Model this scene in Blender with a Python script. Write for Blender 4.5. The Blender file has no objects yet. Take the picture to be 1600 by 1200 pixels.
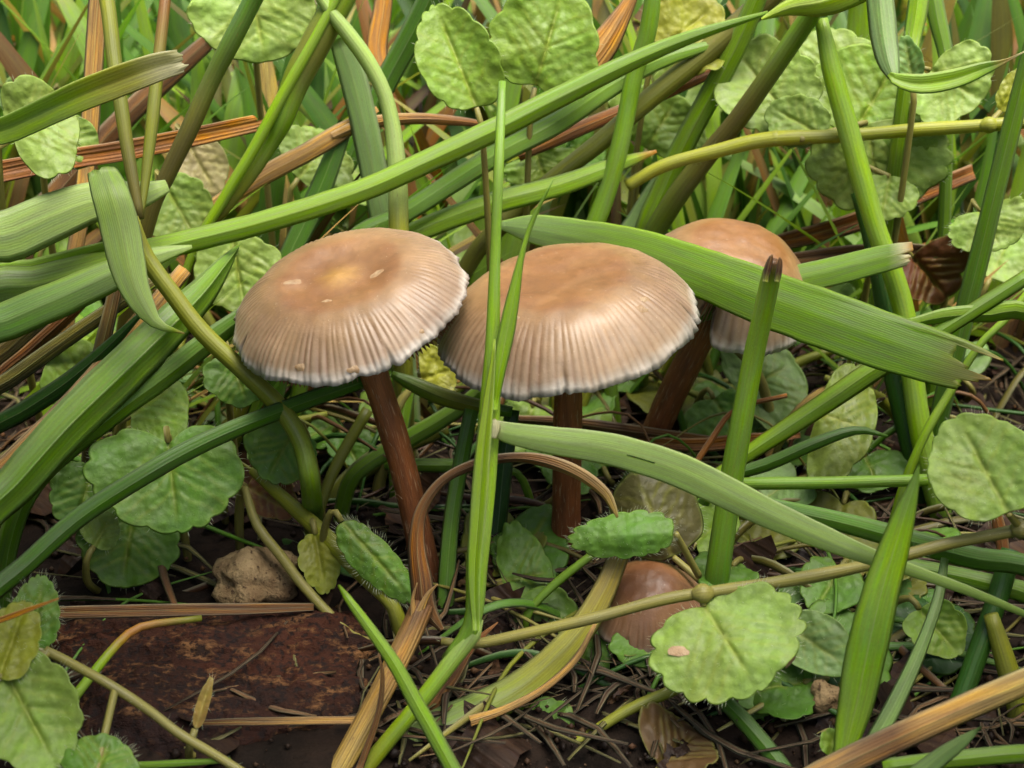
import bpy, math, random
from mathutils import Vector, noise, Matrix
random.seed(11)
S = 0.01                                   # the script thinks in centimetres
D2R = math.radians
scene = bpy.context.scene
COL = scene.collection

# ------------------------------------------------------------------ camera
PITCH, H, FPX = D2R(28), 7.26, 2198.0
CAM = Vector((0, 0, H))
FW = Vector((0, math.cos(PITCH), -math.sin(PITCH)))
UP = Vector((0, math.sin(PITCH), math.cos(PITCH)))
RT = Vector((1, 0, 0))
cd = bpy.data.cameras.new('camera'); cam = bpy.data.objects.new('camera', cd); COL.objects.link(cam)
cam.location = CAM * S
cam.rotation_euler = (math.pi / 2 - PITCH, 0, 0)
cd.sensor_width = 36; cd.lens = 36 * FPX / 1600
cd.clip_start = 0.002; cd.clip_end = 200
cd.dof.use_dof = True; cd.dof.focus_distance = 11.4 * S; cd.dof.aperture_fstop = 68
scene.camera = cam

# ------------------------------------------------------------------ world, sun, exposure
SUN_EL, SUN_AZ = D2R(78), D2R(125)         # azimuth clockwise from +Y: behind the camera, to the right
w = bpy.data.worlds.new('World'); scene.world = w; w.use_nodes = True
nt = w.node_tree
sky = nt.nodes.new('ShaderNodeTexSky'); sky.sky_type = 'NISHITA'; sky.sun_disc = False
sky.sun_elevation = SUN_EL; sky.sun_rotation = SUN_AZ
sky.air_density = 1.0; sky.dust_density = 6.0; sky.ozone_density = 1.0
bg = nt.nodes['Background']; bg.inputs[1].default_value = 0.05
# (soft overcast light: wide sun, weak sky)
nt.links.new(sky.outputs[0], bg.inputs[0])
sl = bpy.data.lights.new('sun', 'SUN'); sl.energy = 1.5; sl.angle = D2R(48); sl.color = (1, 0.965, 0.87)
sun = bpy.data.objects.new('sun', sl); COL.objects.link(sun)
sd = Vector((math.sin(SUN_AZ) * math.cos(SUN_EL), math.cos(SUN_AZ) * math.cos(SUN_EL), math.sin(SUN_EL)))
sun.rotation_euler = sd.to_track_quat('Z', 'Y').to_euler()
vs = scene.view_settings
vs.view_transform = 'Standard'; vs.look = 'None'; vs.gamma = 1; vs.exposure = 2.42
scene.render.engine = 'CYCLES'
scene.cycles.max_bounces = 5; scene.cycles.transmission_bounces = 4; scene.cycles.diffuse_bounces = 4

# ------------------------------------------------------------------ helpers
def P(px, py, d):
    return CAM + FW * d + RT * ((px - 800) / FPX * d) + UP * ((600 - py) / FPX * d)
def proj(p):
    v = p - CAM; d = v.dot(FW)
    return 800 + v.dot(RT) / d * FPX, 600 - v.dot(UP) / d * FPX, d
def gz(x, y):
    return 0.16 * noise.noise(Vector((x * .45, y * .45, 3))) + 0.05 * noise.noise(Vector((x * 1.9, y * 1.9, 7)))
def lin(c, k=1.0):
    return tuple(((v / 255) ** 2.2) * k for v in c)
def mix(a, b, t):
    return tuple(a[i] + (b[i] - a[i]) * t for i in range(3))
def sstep(a, b, x):
    t = min(1, max(0, (x - a) / (b - a))); return t * t * (3 - 2 * t)

KG = 0.62
C = {k: lin((v[0], v[1], v[2] * .88), KG) for k, v in dict(
    bright=(158, 198, 54), vivid=(164, 206, 40), mid=(134, 177, 54), dark=(98, 147, 50), deep=(60, 104, 38),
    pale=(188, 216, 136), blue=(154, 188, 124), olive=(138, 144, 58), umber=(116, 108, 56), yolive=(160, 164, 58),
    tan=(196, 150, 92), rust=(160, 102, 56), brown=(128, 90, 60), dbrown=(84, 56, 38), orange=(204, 138, 58),
    straw=(200, 168, 102), leaf=(150, 188, 74), leafd=(116, 164, 66), leafp=(164, 196, 100), leafy=(176, 180, 64),
    leafb=(142, 180, 112), stemt=(164, 156, 90), white=(226, 222, 196), ylw=(194, 194, 80), lime=(176, 206, 52)).items()}

def setp(o, label=None, cat=None, group=None, kind=None):
    if label: o['label'] = label
    if cat: o['category'] = cat
    if group: o['group'] = group
    if kind: o['kind'] = kind
    return o
def empty(name, loc, label=None, cat=None, group=None):
    o = bpy.data.objects.new(name, None); COL.objects.link(o); o.location = loc * S
    o.empty_display_size = 0.005
    return setp(o, label, cat, group)
class M:
    """collects vertices with uv and colour"""
    def __init__(s): s.v = []; s.f = []; s.uv = []; s.c = []
    def add(s, p, uv=(0, 0), c=(1, 1, 1)):
        s.v.append(p); s.uv.append(uv); s.c.append(c); return len(s.v) - 1
    def build(s, name, mat, parent=None, origin=None, smooth=True):
        me = bpy.data.meshes.new(name)
        if parent is not None: origin = s_origin[parent.name]
        elif origin is None: origin = s.v[0]
        me.from_pydata([tuple((p - origin) * S) for p in s.v], [], s.f)
        n = len(me.loops); idx = [0] * n; me.loops.foreach_get('vertex_index', idx)
        ul = me.uv_layers.new(name='UVMap')
        buf = []
        for i in idx: buf += s.uv[i]
        ul.data.foreach_set('uv', buf)
        ca = me.color_attributes.new('Col', 'FLOAT_COLOR', 'POINT')
        buf = []
        for c in s.c: buf += (c[0], c[1], c[2], 1)
        ca.data.foreach_set('color', buf)
        if smooth: me.polygons.foreach_set('use_smooth', [True] * len(me.polygons))
        me.materials.append(mat); me.update()
        o = bpy.data.objects.new(name, me); COL.objects.link(o)
        if parent is not None: o.parent = parent
        else: o.location = origin * S
        s_origin[o.name] = origin
        return o
s_origin = {}
def root_empty(name, loc, *a):
    o = empty(name, loc, *a); s_origin[o.name] = loc; return o

def catmull(pts, t):
    """pts: list of equal-length tuples; t in 0..1 (by chord length index)"""
    n = len(pts) - 1; x = min(max(t, 0), 1) * n; i = min(int(x), n - 1); u = x - i
    p0 = pts[max(i - 1, 0)]; p1 = pts[i]; p2 = pts[i + 1]; p3 = pts[min(i + 2, n)]
    if i == 0: p0 = tuple(2 * a - b for a, b in zip(p1, p2))
    if i + 2 > n: p3 = tuple(2 * a - b for a, b in zip(p2, p1))
    u2, u3 = u * u, u * u * u
    return tuple(.5 * (2 * b + (c - a) * u + (2 * a - 5 * b + 4 * c - d) * u2 + (3 * b - a - 3 * c + d) * u3)
                 for a, b, c, d in zip(p0, p1, p2, p3))
def resample(pts, n):
    """equal arc length resampling -> list of (Vector, w)"""
    m = max(60, n * 4); raw = [catmull(pts, i / m) for i in range(m + 1)]
    L = [0]
    for a, b in zip(raw, raw[1:]): L.append(L[-1] + math.dist(a[:3], b[:3]))
    out = []; j = 0
    for i in range(n + 1):
        t = L[-1] * i / n
        while j < m - 1 and L[j + 1] < t: j += 1
        u = (t - L[j]) / max(1e-9, L[j + 1] - L[j])
        q = [a + (b - a) * u for a, b in zip(raw[j], raw[j + 1])]
        out.append((Vector(q[:3]), max(q[3], 0.002)))
    return out, L[-1]
def world_pts(pts, d):
    n = len(pts); out = []
    for i, p in enumerate(pts):
        if len(p) > 3: dd = p[3]
        elif isinstance(d, tuple): dd = d[0] + (d[1] - d[0]) * i / max(1, n - 1)
        else: dd = d
        q = P(p[0], p[1], dd); out.append((q.x, q.y, q.z, p[2] * dd / FPX))
    return out
def rooted(wp, end, spread=.5):
    """carry a stem or blade on from one of its ends down into the soil"""
    seq = wp if end == 'end' else wp[::-1]
    E = Vector(seq[-1][:3]); T = (E - Vector(seq[-2][:3])).normalized(); wd = max(seq[-1][3], .08)
    h = E.z - gz(E.x, E.y)
    if h > .1:
        Th = Vector((T.x, T.y, 0)); g = E + Th * h * spread
        mid = E + Vector((Th.x * h * spread * .62, Th.y * h * spread * .62, -h * .45))
        seq = seq + [(mid.x, mid.y, mid.z, wd), (g.x, g.y, gz(g.x, g.y) - .12, wd * .9)]
    return seq if end == 'end' else seq[::-1]

def col_at(stops, t):
    if not isinstance(stops[0], tuple): return stops
    for (a, ca), (b, cb) in zip(stops, stops[1:]):
        if t <= b: return mix(ca, cb, sstep(a, b, t) if b > a else 1)
    return stops[-1][1]

def ribbon(m, wp, col, fold=.25, roll=0, roll2=None, veins=9, torn=0, torn0=0, th=.016, K=8, edge=None, keel=0,
           wav=.03, seed=0, n=None, ref=None, slit=None):
    """a grass blade: closed thin section, keeled, with lengthwise vein coordinates"""
    _, L = resample(wp, 8)
    n = n or int(min(90, max(16, L * 10)))
    if torn or torn0: K = max(K, 16)
    st, L = resample(wp, n)
    if abs(fold) > .3: fold = math.copysign(.3 + (abs(fold) - .3) * .25, fold)
    rnd = random.Random(seed)
    def tear(amt):
        out = []; v = rnd.random()
        for q in range(K + 1):
            if rnd.random() < .28: v = rnd.random() ** 1.2
            v += rnd.uniform(-.1, .1); out.append(amt * min(1, max(0, v)))
        return out
    tn = [1 - q for q in tear(torn)] if torn else [1] * (K + 1)
    t0 = tear(torn0) if torn0 else [0] * (K + 1)
    US = [q / K * 2 - 1 for q in range(K + 1)]
    if K == 8: US = [-1, -.7, -.38, -.06, 0, .06, .38, .7, 1]
    if roll == 0 and roll2 is None and ref is None: roll, roll2 = rnd.uniform(-24, 24), rnd.uniform(-24, 24)
    def at(t):
        x = min(max(t, 0), 1) * n; i = min(int(x), n - 1); u = x - i
        return st[i][0].lerp(st[i + 1][0], u), st[i][1] * (1 - u) + st[i + 1][1] * u
    top, bot = [], []
    for i in range(n + 1):
        rt, rb = [], []
        for j in range(K + 1):
            t = t0[j] + (tn[j] - t0[j]) * i / n
            p, wd = at(t); p2, _ = at(min(1, t + .02)); p1, _ = at(max(0, t - .02))
            T = (p2 - p1).normalized()
            V = ref if ref is not None else (p - CAM).normalized()
            Sd = T.cross(V)
            if Sd.length < .05: Sd = T.cross(UP)
            Sd.normalize(); N = Sd.cross(T).normalized()
            a = D2R(roll if roll2 is None else roll + (roll2 - roll) * t)
            Sr = Sd * math.cos(a) + N * math.sin(a); Nr = N * math.cos(a) - Sd * math.sin(a)
            u = US[j]
            hw = wd * .5 / max(.35, math.cos(a))
            hw *= 1 + wav * noise.noise(Vector((t * L * 1.7, seed * 3.1, u))) + .03 * noise.noise(Vector((t * L * 6, seed * 1.7, u)))
            off = fold * hw * abs(u) + .05 * hw * math.sin(t * L * 2.1 + seed) + .06 * hw * noise.noise(Vector((t * L * 1.1, u * .8, seed)))
            c0 = p + Sr * (u * hw) + Nr * off
            e = th * .5 * (1 - abs(u) ** 3) * min(1, hw / .05)
            e += keel * max(0, 1 - abs(u) * 4) * th
            col2 = col_at(col, t)
            if edge and abs(u) > .75: col2 = mix(col2, edge, (abs(u) - .75) * 3)
            elif K == 8 and u == 0: col2 = mix(col2, (.34, .40, .18), .30)
            elif abs(u) > .95: col2 = mix(col2, (.42, .45, .3), .3)
            uv = ((u * .5 + .5) * veins, t * L)
            rt.append(m.add(c0 + Nr * e, uv, col2))
            rb.append(m.add(c0 - Nr * (e + .001), uv, col2) if 0 < j < K else rt[-1])
        top.append(rt); bot.append(rb)
    for i in range(n):
        for j in range(K):
            if slit and slit[0] < i / n < slit[1] and slit[2] <= j < slit[3]: continue
            m.f.append((top[i][j], top[i][j + 1], top[i + 1][j + 1], top[i + 1][j]))
            q = (bot[i][j], bot[i + 1][j], bot[i + 1][j + 1], bot[i][j + 1])
            m.f.append(q)
    for e_ in (0, n):
        for j in range(K):
            q = [top[e_][j], top[e_][j + 1], bot[e_][j + 1], bot[e_][j]]
            q2 = []
            for k in q:
                if k not in q2: q2.append(k)
            if len(q2) > 2: m.f.append(tuple(q2))
    return m

def tube(m, wp, col, K=12, flat=1.0, n=None, rib=0, seed=0, wav=.05, cap=True, ucol=None):
    _, L = resample(wp, 8)
    n = n or int(min(90, max(10, L * 9)))
    st, L = resample(wp, n)
    A = None; rows = []
    for i in range(n + 1):
        p, wd = st[i]; T = (st[min(n, i + 1)][0] - st[max(0, i - 1)][0]).normalized()
        V = (p - CAM).normalized(); Sd = T.cross(V)
        if Sd.length < .05: Sd = T.cross(UP)
        Sd.normalize(); N = Sd.cross(T).normalized()
        r = wd * .5 * (1 + wav * noise.noise(Vector((i / n * L * 2.3, seed * 2.7, 0))))
        row = []
        for j in range(K):
            a = 2 * math.pi * j / K
            rr = r * (1 + rib * math.cos(a * 5))
            q = p + Sd * (math.cos(a) * rr) + N * (math.sin(a) * rr * flat)
            c = col_at(col, i / n)
            if ucol: c = mix(c, ucol, max(0, math.sin(a)) ** 2)
            row.append(m.add(q, (j / K * 10 if j <= K / 2 else (K - j) / K * 10, i / n * L), c))
        rows.append(row)
    for i in range(n):
        for j in range(K):
            m.f.append((rows[i][j], rows[i][(j + 1) % K], rows[i + 1][(j + 1) % K], rows[i + 1][j]))
    if cap:
        m.f.append(tuple(rows[0][::-1])); m.f.append(tuple(rows[-1]))
    return st
def hair(m, p, d, L, r, c=(.55, .6, .45)):
    d = d.normalized(); a = d.orthogonal().normalized(); b = d.cross(a)
    bend = (a * random.uniform(-.3, .3) + b * random.uniform(-.3, .3)) * L
    base = [m.add(p + a * r * math.cos(k * 2.0944) + b * r * math.sin(k * 2.0944), (0, 0), c) for k in range(3)]
    md = [m.add(p + d * L * .55 + bend * .3 + (a * math.cos(k * 2.0944) + b * math.sin(k * 2.0944)) * r * .7, (0, 0), c) for k in range(3)]
    t = m.add(p + d * L + bend, (0, 1), c)
    for k in range(3):
        k2 = (k + 1) % 3
        m.f.append((base[k], base[k2], md[k2], md[k])); m.f.append((md[k], md[k2], t))

# ------------------------------------------------------------------ materials
class N:
    def __init__(s, name):
        s.mat = bpy.data.materials.new(name); s.mat.use_nodes = True
        s.nt = s.mat.node_tree; s.b = s.nt.nodes['Principled BSDF']; s.out = s.nt.nodes['Material Output']
    def n(s, t, **kw):
        x = s.nt.nodes.new('ShaderNode' + t)
        for k, v in kw.items(): setattr(x, k, v)
        return x
    def l(s, a, b): s.nt.links.new(a, b)
    def val(s, sock, v):
        if hasattr(v, 'default_value') or hasattr(v, 'links'): s.l(v, sock)
        else: sock.default_value = v
    def math(s, op, a, b=0.0, c=None):
        x = s.n('Math', operation=op); s.val(x.inputs[0], a); s.val(x.inputs[1], b)
        if c is not None: s.val(x.inputs[2], c)
        return x.outputs[0]
    def noise(s, vec, scale, detail=3, rough=.55):
        x = s.n('TexNoise'); s.l(vec, x.inputs['Vector']); x.inputs['Scale'].default_value = scale
        x.inputs['Detail'].default_value = detail; x.inputs['Roughness'].default_value = rough; return x.outputs[0]
    def ramp(s, f, lo, hi, a=0.0, b=1.0):
        x = s.n('MapRange'); s.l(f, x.inputs[0]); x.inputs[1].default_value = lo; x.inputs[2].default_value = hi
        x.inputs[3].default_value = a; x.inputs[4].default_value = b; return x.outputs[0]
    def mixc(s, f, a, b, blend='MIX'):
        x = s.n('Mix', data_type='RGBA', blend_type=blend); s.val(x.inputs[0], f)
        for k, v in ((6, a), (7, b)):
            if isinstance(v, tuple): x.inputs[k].default_value = (*v, 1)
            else: s.l(v, x.inputs[k])
        return x.outputs[2]
    def scalec(s, c, f):
        x = s.n('Vector­Math'.replace('\u00ad', ''), operation='SCALE'); s.l(c, x.inputs[0]); s.val(x.inputs['Scale'], f); return x.outputs[0]
    def col(s):
        x = s.n('VertexColor'); x.layer_name = 'Col'; return x.outputs[0]
    def bump(s, h, strength, dist):
        x = s.n('Bump'); s.l(h, x.inputs['Height']); x.inputs['Strength'].default_value = strength
        x.inputs['Distance'].default_value = dist; s.l(x.outputs[0], s.b.inputs['Normal']); return x.outputs[0]
    def uv(s, sx=1, sy=1, rand=True):
        u = s.n('UVMap'); u.uv_map = 'UVMap'
        mp = s.n('Mapping'); s.l(u.outputs[0], mp.inputs[0]); mp.inputs['Scale'].default_value = (sx, sy, 1)
        if rand:
            oi = s.n('ObjectInfo'); cb = s.n('CombineXYZ'); r = s.math('MULTIPLY', oi.outputs['Random'], 37.0)
            s.l(r, cb.inputs[1]); s.l(r, cb.inputs[2]); s.l(cb.outputs[0], mp.inputs['Location'])
        return mp.outputs[0]
    def finish(s, trans, tcol):
        if trans > 0:
            t = s.n('BsdfTranslucent'); s.l(s.mixc(1.0, tcol, (1.12, 1.1, .62), 'MULTIPLY'), t.inputs[0])
            mx = s.n('MixShader'); mx.inputs[0].default_value = trans
            s.l(s.b.outputs[0], mx.inputs[1]); s.l(t.outputs[0], mx.inputs[2]); s.l(mx.outputs[0], s.out.inputs[0])
        return s.mat

def blade_mat(name, trans, rough, vein, mott, spec=.45, dry=False, bk=1.0):
    m = N(name); c = m.col()
    uvr = m.uv(1, 1, False); sp = m.n('SeparateXYZ'); m.l(uvr, sp.inputs[0])
    v = m.math('SINE', m.math('MULTIPLY_ADD', sp.outputs[0], 11.0, m.math('MULTIPLY', m.noise(m.uv(.6, .5), 2.0, 2), 9.0))); v = m.math('MULTIPLY_ADD', v, .5, .5)
    v = m.math('POWER', v, 1.6)
    n1 = m.noise(m.uv(.35, 1.1), 2.2, 2)                 # broad patches
    n2 = m.noise(m.uv(2.2, .55), 2.6, 2)                 # streaks along the blade
    n3 = m.noise(m.uv(3, 26), 2.0, 2)                    # cell grain
    f = m.ramp(n1, .25, .75, 1 - mott, 1 + mott)
    f = m.math('MULTIPLY', f, m.ramp(n2, .3, .7, 1 - mott * .8, 1 + mott * .8))
    f = m.math('MULTIPLY', f, m.math('MULTIPLY_ADD', m.math('MULTIPLY', v, m.ramp(m.noise(m.uv(.5, .8), 1.7, 2), .3, .7, .3, 1.3)), vein, 1 - vein * .45))
    f = m.math('MULTIPLY', f, m.ramp(n3, .3, .7, .92, 1.08))
    base = m.scalec(c, f)
    hs = m.n('HueSaturation'); m.l(base, hs.inputs['Color'])
    m.l(m.ramp(n2, .25, .75, .485, .515), hs.inputs['Hue']); m.l(m.ramp(n1, .25, .75, .86, 1.08), hs.inputs['Saturation'])
    base = hs.outputs[0]
    n4 = m.noise(m.uv(1.3, 3.2), 5.0, 2)                 # blemishes
    base = m.mixc(m.ramp(n4, .655, .74, 0, .6), base, lin((150, 128, 70), KG) if not dry else lin((80, 52, 36), KG))
    n5 = m.noise(m.uv(2.3, 9.0), 7.0, 1)
    base = m.mixc(m.ramp(n5, .77, .81, 0, .5), base, lin((215, 220, 190), KG))
    m.l(base, m.b.inputs['Base Color'])
    m.l(m.ramp(n1, .3, .7, rough - .08, rough + .12), m.b.inputs['Roughness'])
    m.b.inputs['Specular IOR Level'].default_value = spec
    h = m.math('ADD', m.math('MULTIPLY', v, 1.0), m.math('MULTIPLY', n3, .35))
    m.bump(h, .6 * bk, .00005 if not dry else .0001)
    return m.finish(trans, m.scalec(base, 1.25))
MB_ = blade_mat('grass_green', .42, .44, .13, .15, .4, False, .4)
MD_ = blade_mat('dry_straw', .12, .65, .16, .42, .25, True, .8)
MS_ = blade_mat('stem_green', .22, .46, .05, .12, .4, False, .4)

def leaf_mat():
    m = N('speedwell_leaf'); c = m.col()
    u = m.uv(1, 1)
    vo = m.n('TexVoronoi', feature='SMOOTH_F1'); m.l(u, vo.inputs['Vector']); vo.inputs['Scale'].default_value = 13
    vo.inputs['Smoothness'].default_value = .6
    cell = vo.outputs['Distance']
    n1 = m.noise(u, 2.2, 4); n2 = m.noise(u, 9, 4); n3 = m.noise(u, 46, 2)
    f = m.math('MULTIPLY', m.ramp(n1, .3, .7, .88, 1.10), m.ramp(n2, .3, .7, .92, 1.07))
    f = m.math('MULTIPLY', f, m.ramp(cell, .05, .55, 1.05, .92))
    f = m.math('MULTIPLY', f, m.ramp(n3, .3, .7, .93, 1.06))
    base = m.scalec(c, f)
    hs = m.n('HueSaturation'); m.l(base, hs.inputs['Color'])
    m.l(m.ramp(n1, .3, .7, .488, .508), hs.inputs['Hue']); m.l(m.ramp(n2, .25, .75, .92, 1.05), hs.inputs['Saturation'])
    base = m.mixc(m.ramp(n2, .72, .78, 0, .5), hs.outputs[0], lin((150, 140, 80), KG))
    m.l(base, m.b.inputs['Base Color']); m.l(m.ramp(n2, .3, .7, .42, .62), m.b.inputs['Roughness'])
    m.b.inputs['Specular IOR Level'].default_value = .4
    h = m.math('ADD', m.math('MULTIPLY', cell, -1.1), m.math('MULTIPLY', n3, .35))
    m.bump(h, .7, .00015)
    return m.finish(.34, m.scalec(base, 1.25))
ML_ = leaf_mat()

def hair_mat():
    m = N('plant_hair'); m.b.inputs['Base Color'].default_value = (.5, .56, .4, 1); m.b.inputs['Roughness'].default_value = .4
    t = m.noise(m.uv(1, 1), 3, 1); m.l(m.mixc(t, (.42, .5, .3), (.62, .64, .5)), m.b.inputs['Base Color'])
    return m.finish(.4, m.mixc(t, (.42, .5, .3), (.62, .64, .5)))
MH_ = hair_mat()

def cap_mat():
    m = N('mushroom_cap'); c = m.col()
    g = m.n('TexCoord').outputs['Object']
    u = m.uv(1, 1, False)
    n1 = m.noise(g, 260, 4); n2 = m.noise(g, 1500, 3); n3 = m.noise(g, 5200, 2)
    f = m.math('MULTIPLY', m.ramp(n1, .3, .7, .86, 1.12), m.ramp(n2, .3, .7, .92, 1.08))
    base = m.scalec(c, f)
    sp = m.ramp(n3, .69, .76, 0, .45)
    base = m.mixc(sp, base, lin((236, 214, 180), KG))
    base = m.mixc(m.ramp(m.noise(g, 2600, 2), .24, .20, 0, .8), base, (.03, .018, .01))
    m.l(base, m.b.inputs['Base Color'])
    m.l(m.ramp(n2, .3, .7, .42, .56), m.b.inputs['Roughness'])
    m.b.inputs['Specular IOR Level'].default_value = .5
    m.b.inputs['Coat Weight'].default_value = .2; m.b.inputs['Coat Roughness'].default_value = .3
    h = m.math('ADD', m.math('MULTIPLY', n2, .8), m.math('MULTIPLY', n3, .5))
    m.bump(h, .35, .0001)
    return m.mat
MC_ = cap_mat()
def stipe_mat():
    m = N('mushroom_stem'); c = m.col()
    n1 = m.noise(m.uv(.5, .9), 3, 4); n2 = m.noise(m.uv(1.6, 1.1), 4.2, 4); n3 = m.noise(m.uv(3, 20), 3, 2)
    base = m.scalec(c, m.ramp(n1, .3, .7, .6, 1.3))
    base = m.mixc(m.ramp(n2, .60, .68, 0, .75), base, lin((226, 186, 140), KG))
    m.l(base, m.b.inputs['Base Color']); m.b.inputs['Roughness'].default_value = .6
    m.bump(m.math('ADD', n2, m.math('MULTIPLY', n3, .5)), .6, .00015)
    return m.mat
MT_ = stipe_mat()
def plain_mat(name, a, b, scale, rough=.7, bump=.0003, detail=5, dark=None, spec=.3):
    m = N(name); g = m.n('TexCoord').outputs['Object']
    n1 = m.noise(g, scale, detail, .65); n2 = m.noise(g, scale * 6, 3)
    base = m.mixc(m.ramp(n1, .3, .7), a, b)
    if dark: base = m.mixc(m.ramp(n2, .58, .66, 0, .85), base, dark)
    m.l(base, m.b.inputs['Base Color']); m.b.inputs['Roughness'].default_value = rough
    m.b.inputs['Specular IOR Level'].default_value = spec
    m.bump(m.math('ADD', n1, m.math('MULTIPLY', n2, .5)), .8, bump)
    return m.mat
MG_ = plain_mat('soil', (.004, .003, .002), (.020, .012, .008), 160, .85, .0007, 8, (.006, .004, .003), .1)
MW_ = None
def bark_mat():
    m = N('rotten_bark'); g = m.n('TexCoord').outputs['Object']
    mp = m.n('Mapping'); m.l(g, mp.inputs[0]); mp.inputs['Scale'].default_value = (.45, 1, 1)
    n1 = m.noise(mp.outputs[0], 150, 5); n2 = m.noise(mp.outputs[0], 700, 5, .7); n3 = m.noise(g, 1800, 3)
    base = m.mixc(m.ramp(n1, .35, .65), (.006, .004, .003), (.042, .013, .006))
    base = m.mixc(m.ramp(n2, .52, .64, 0, .9), base, (.15, .072, .028))
    base = m.mixc(m.ramp(n3, .5, .6, 0, .9), base, (.010, .006, .005))
    base = m.mixc(m.ramp(m.noise(g, 55, 3), .42, .6, .9, 0), base, (.010, .006, .006))
    m.l(base, m.b.inputs['Base Color']); m.l(m.ramp(n2, .3, .7, .75, .95), m.b.inputs['Roughness']); m.b.inputs['Specular IOR Level'].default_value = .15
    m.bump(m.math('ADD', n2, m.math('MULTIPLY', n3, -.6)), 1, .0005)
    return m.mat
MK_ = bark_mat()
MP_ = plain_mat('tan_lump', lin((186, 160, 116), KG), lin((120, 92, 62), KG), 420, .85, .0006, 6, lin((74, 52, 36), KG))

MT2_ = plain_mat('pale_fleck', lin((196, 168, 130), KG), lin((160, 122, 82), KG), 1500, .5, .0001)
# ------------------------------------------------------------------ ground
def ground():
    def axis(lo, hi, step, far):
        a = [lo + i * step for i in range(int((hi - lo) / step) + 1)]
        s, x, y = step, a[-1], a[0]; hiq, loq = [], []
        while x < far: s *= 1.35; x += s; y -= s; hiq.append(x); loq.append(y)
        return loq[::-1] + a + hiq
    xs = axis(-9, 9, .14, 3000); ys = axis(5, 30, .16, 3000)
    m = M(); W = len(xs)
    for y in ys:
        for x in xs:
            near = 1 if (abs(x) < 12 and 3 < y < 34) else 0
            z = gz(x, y) if abs(x) < 60 and abs(y) < 90 else 0
            if near: z += .05 * noise.noise(Vector((x * 5, y * 5, 1))) + .03 * noise.noise(Vector((x * 11, y * 11, 5)))
            m.add(Vector((x, y, z)), (x, y), (.06, .04, .025))
    for j in range(len(ys) - 1):
        for i in range(W - 1):
            a = j * W + i; m.f.append((a, a + 1, a + W + 1, a + W))
    o = m.build('ground', MG_, origin=Vector((0, 12, 0))); o['kind'] = 'structure'
ground()

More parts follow.
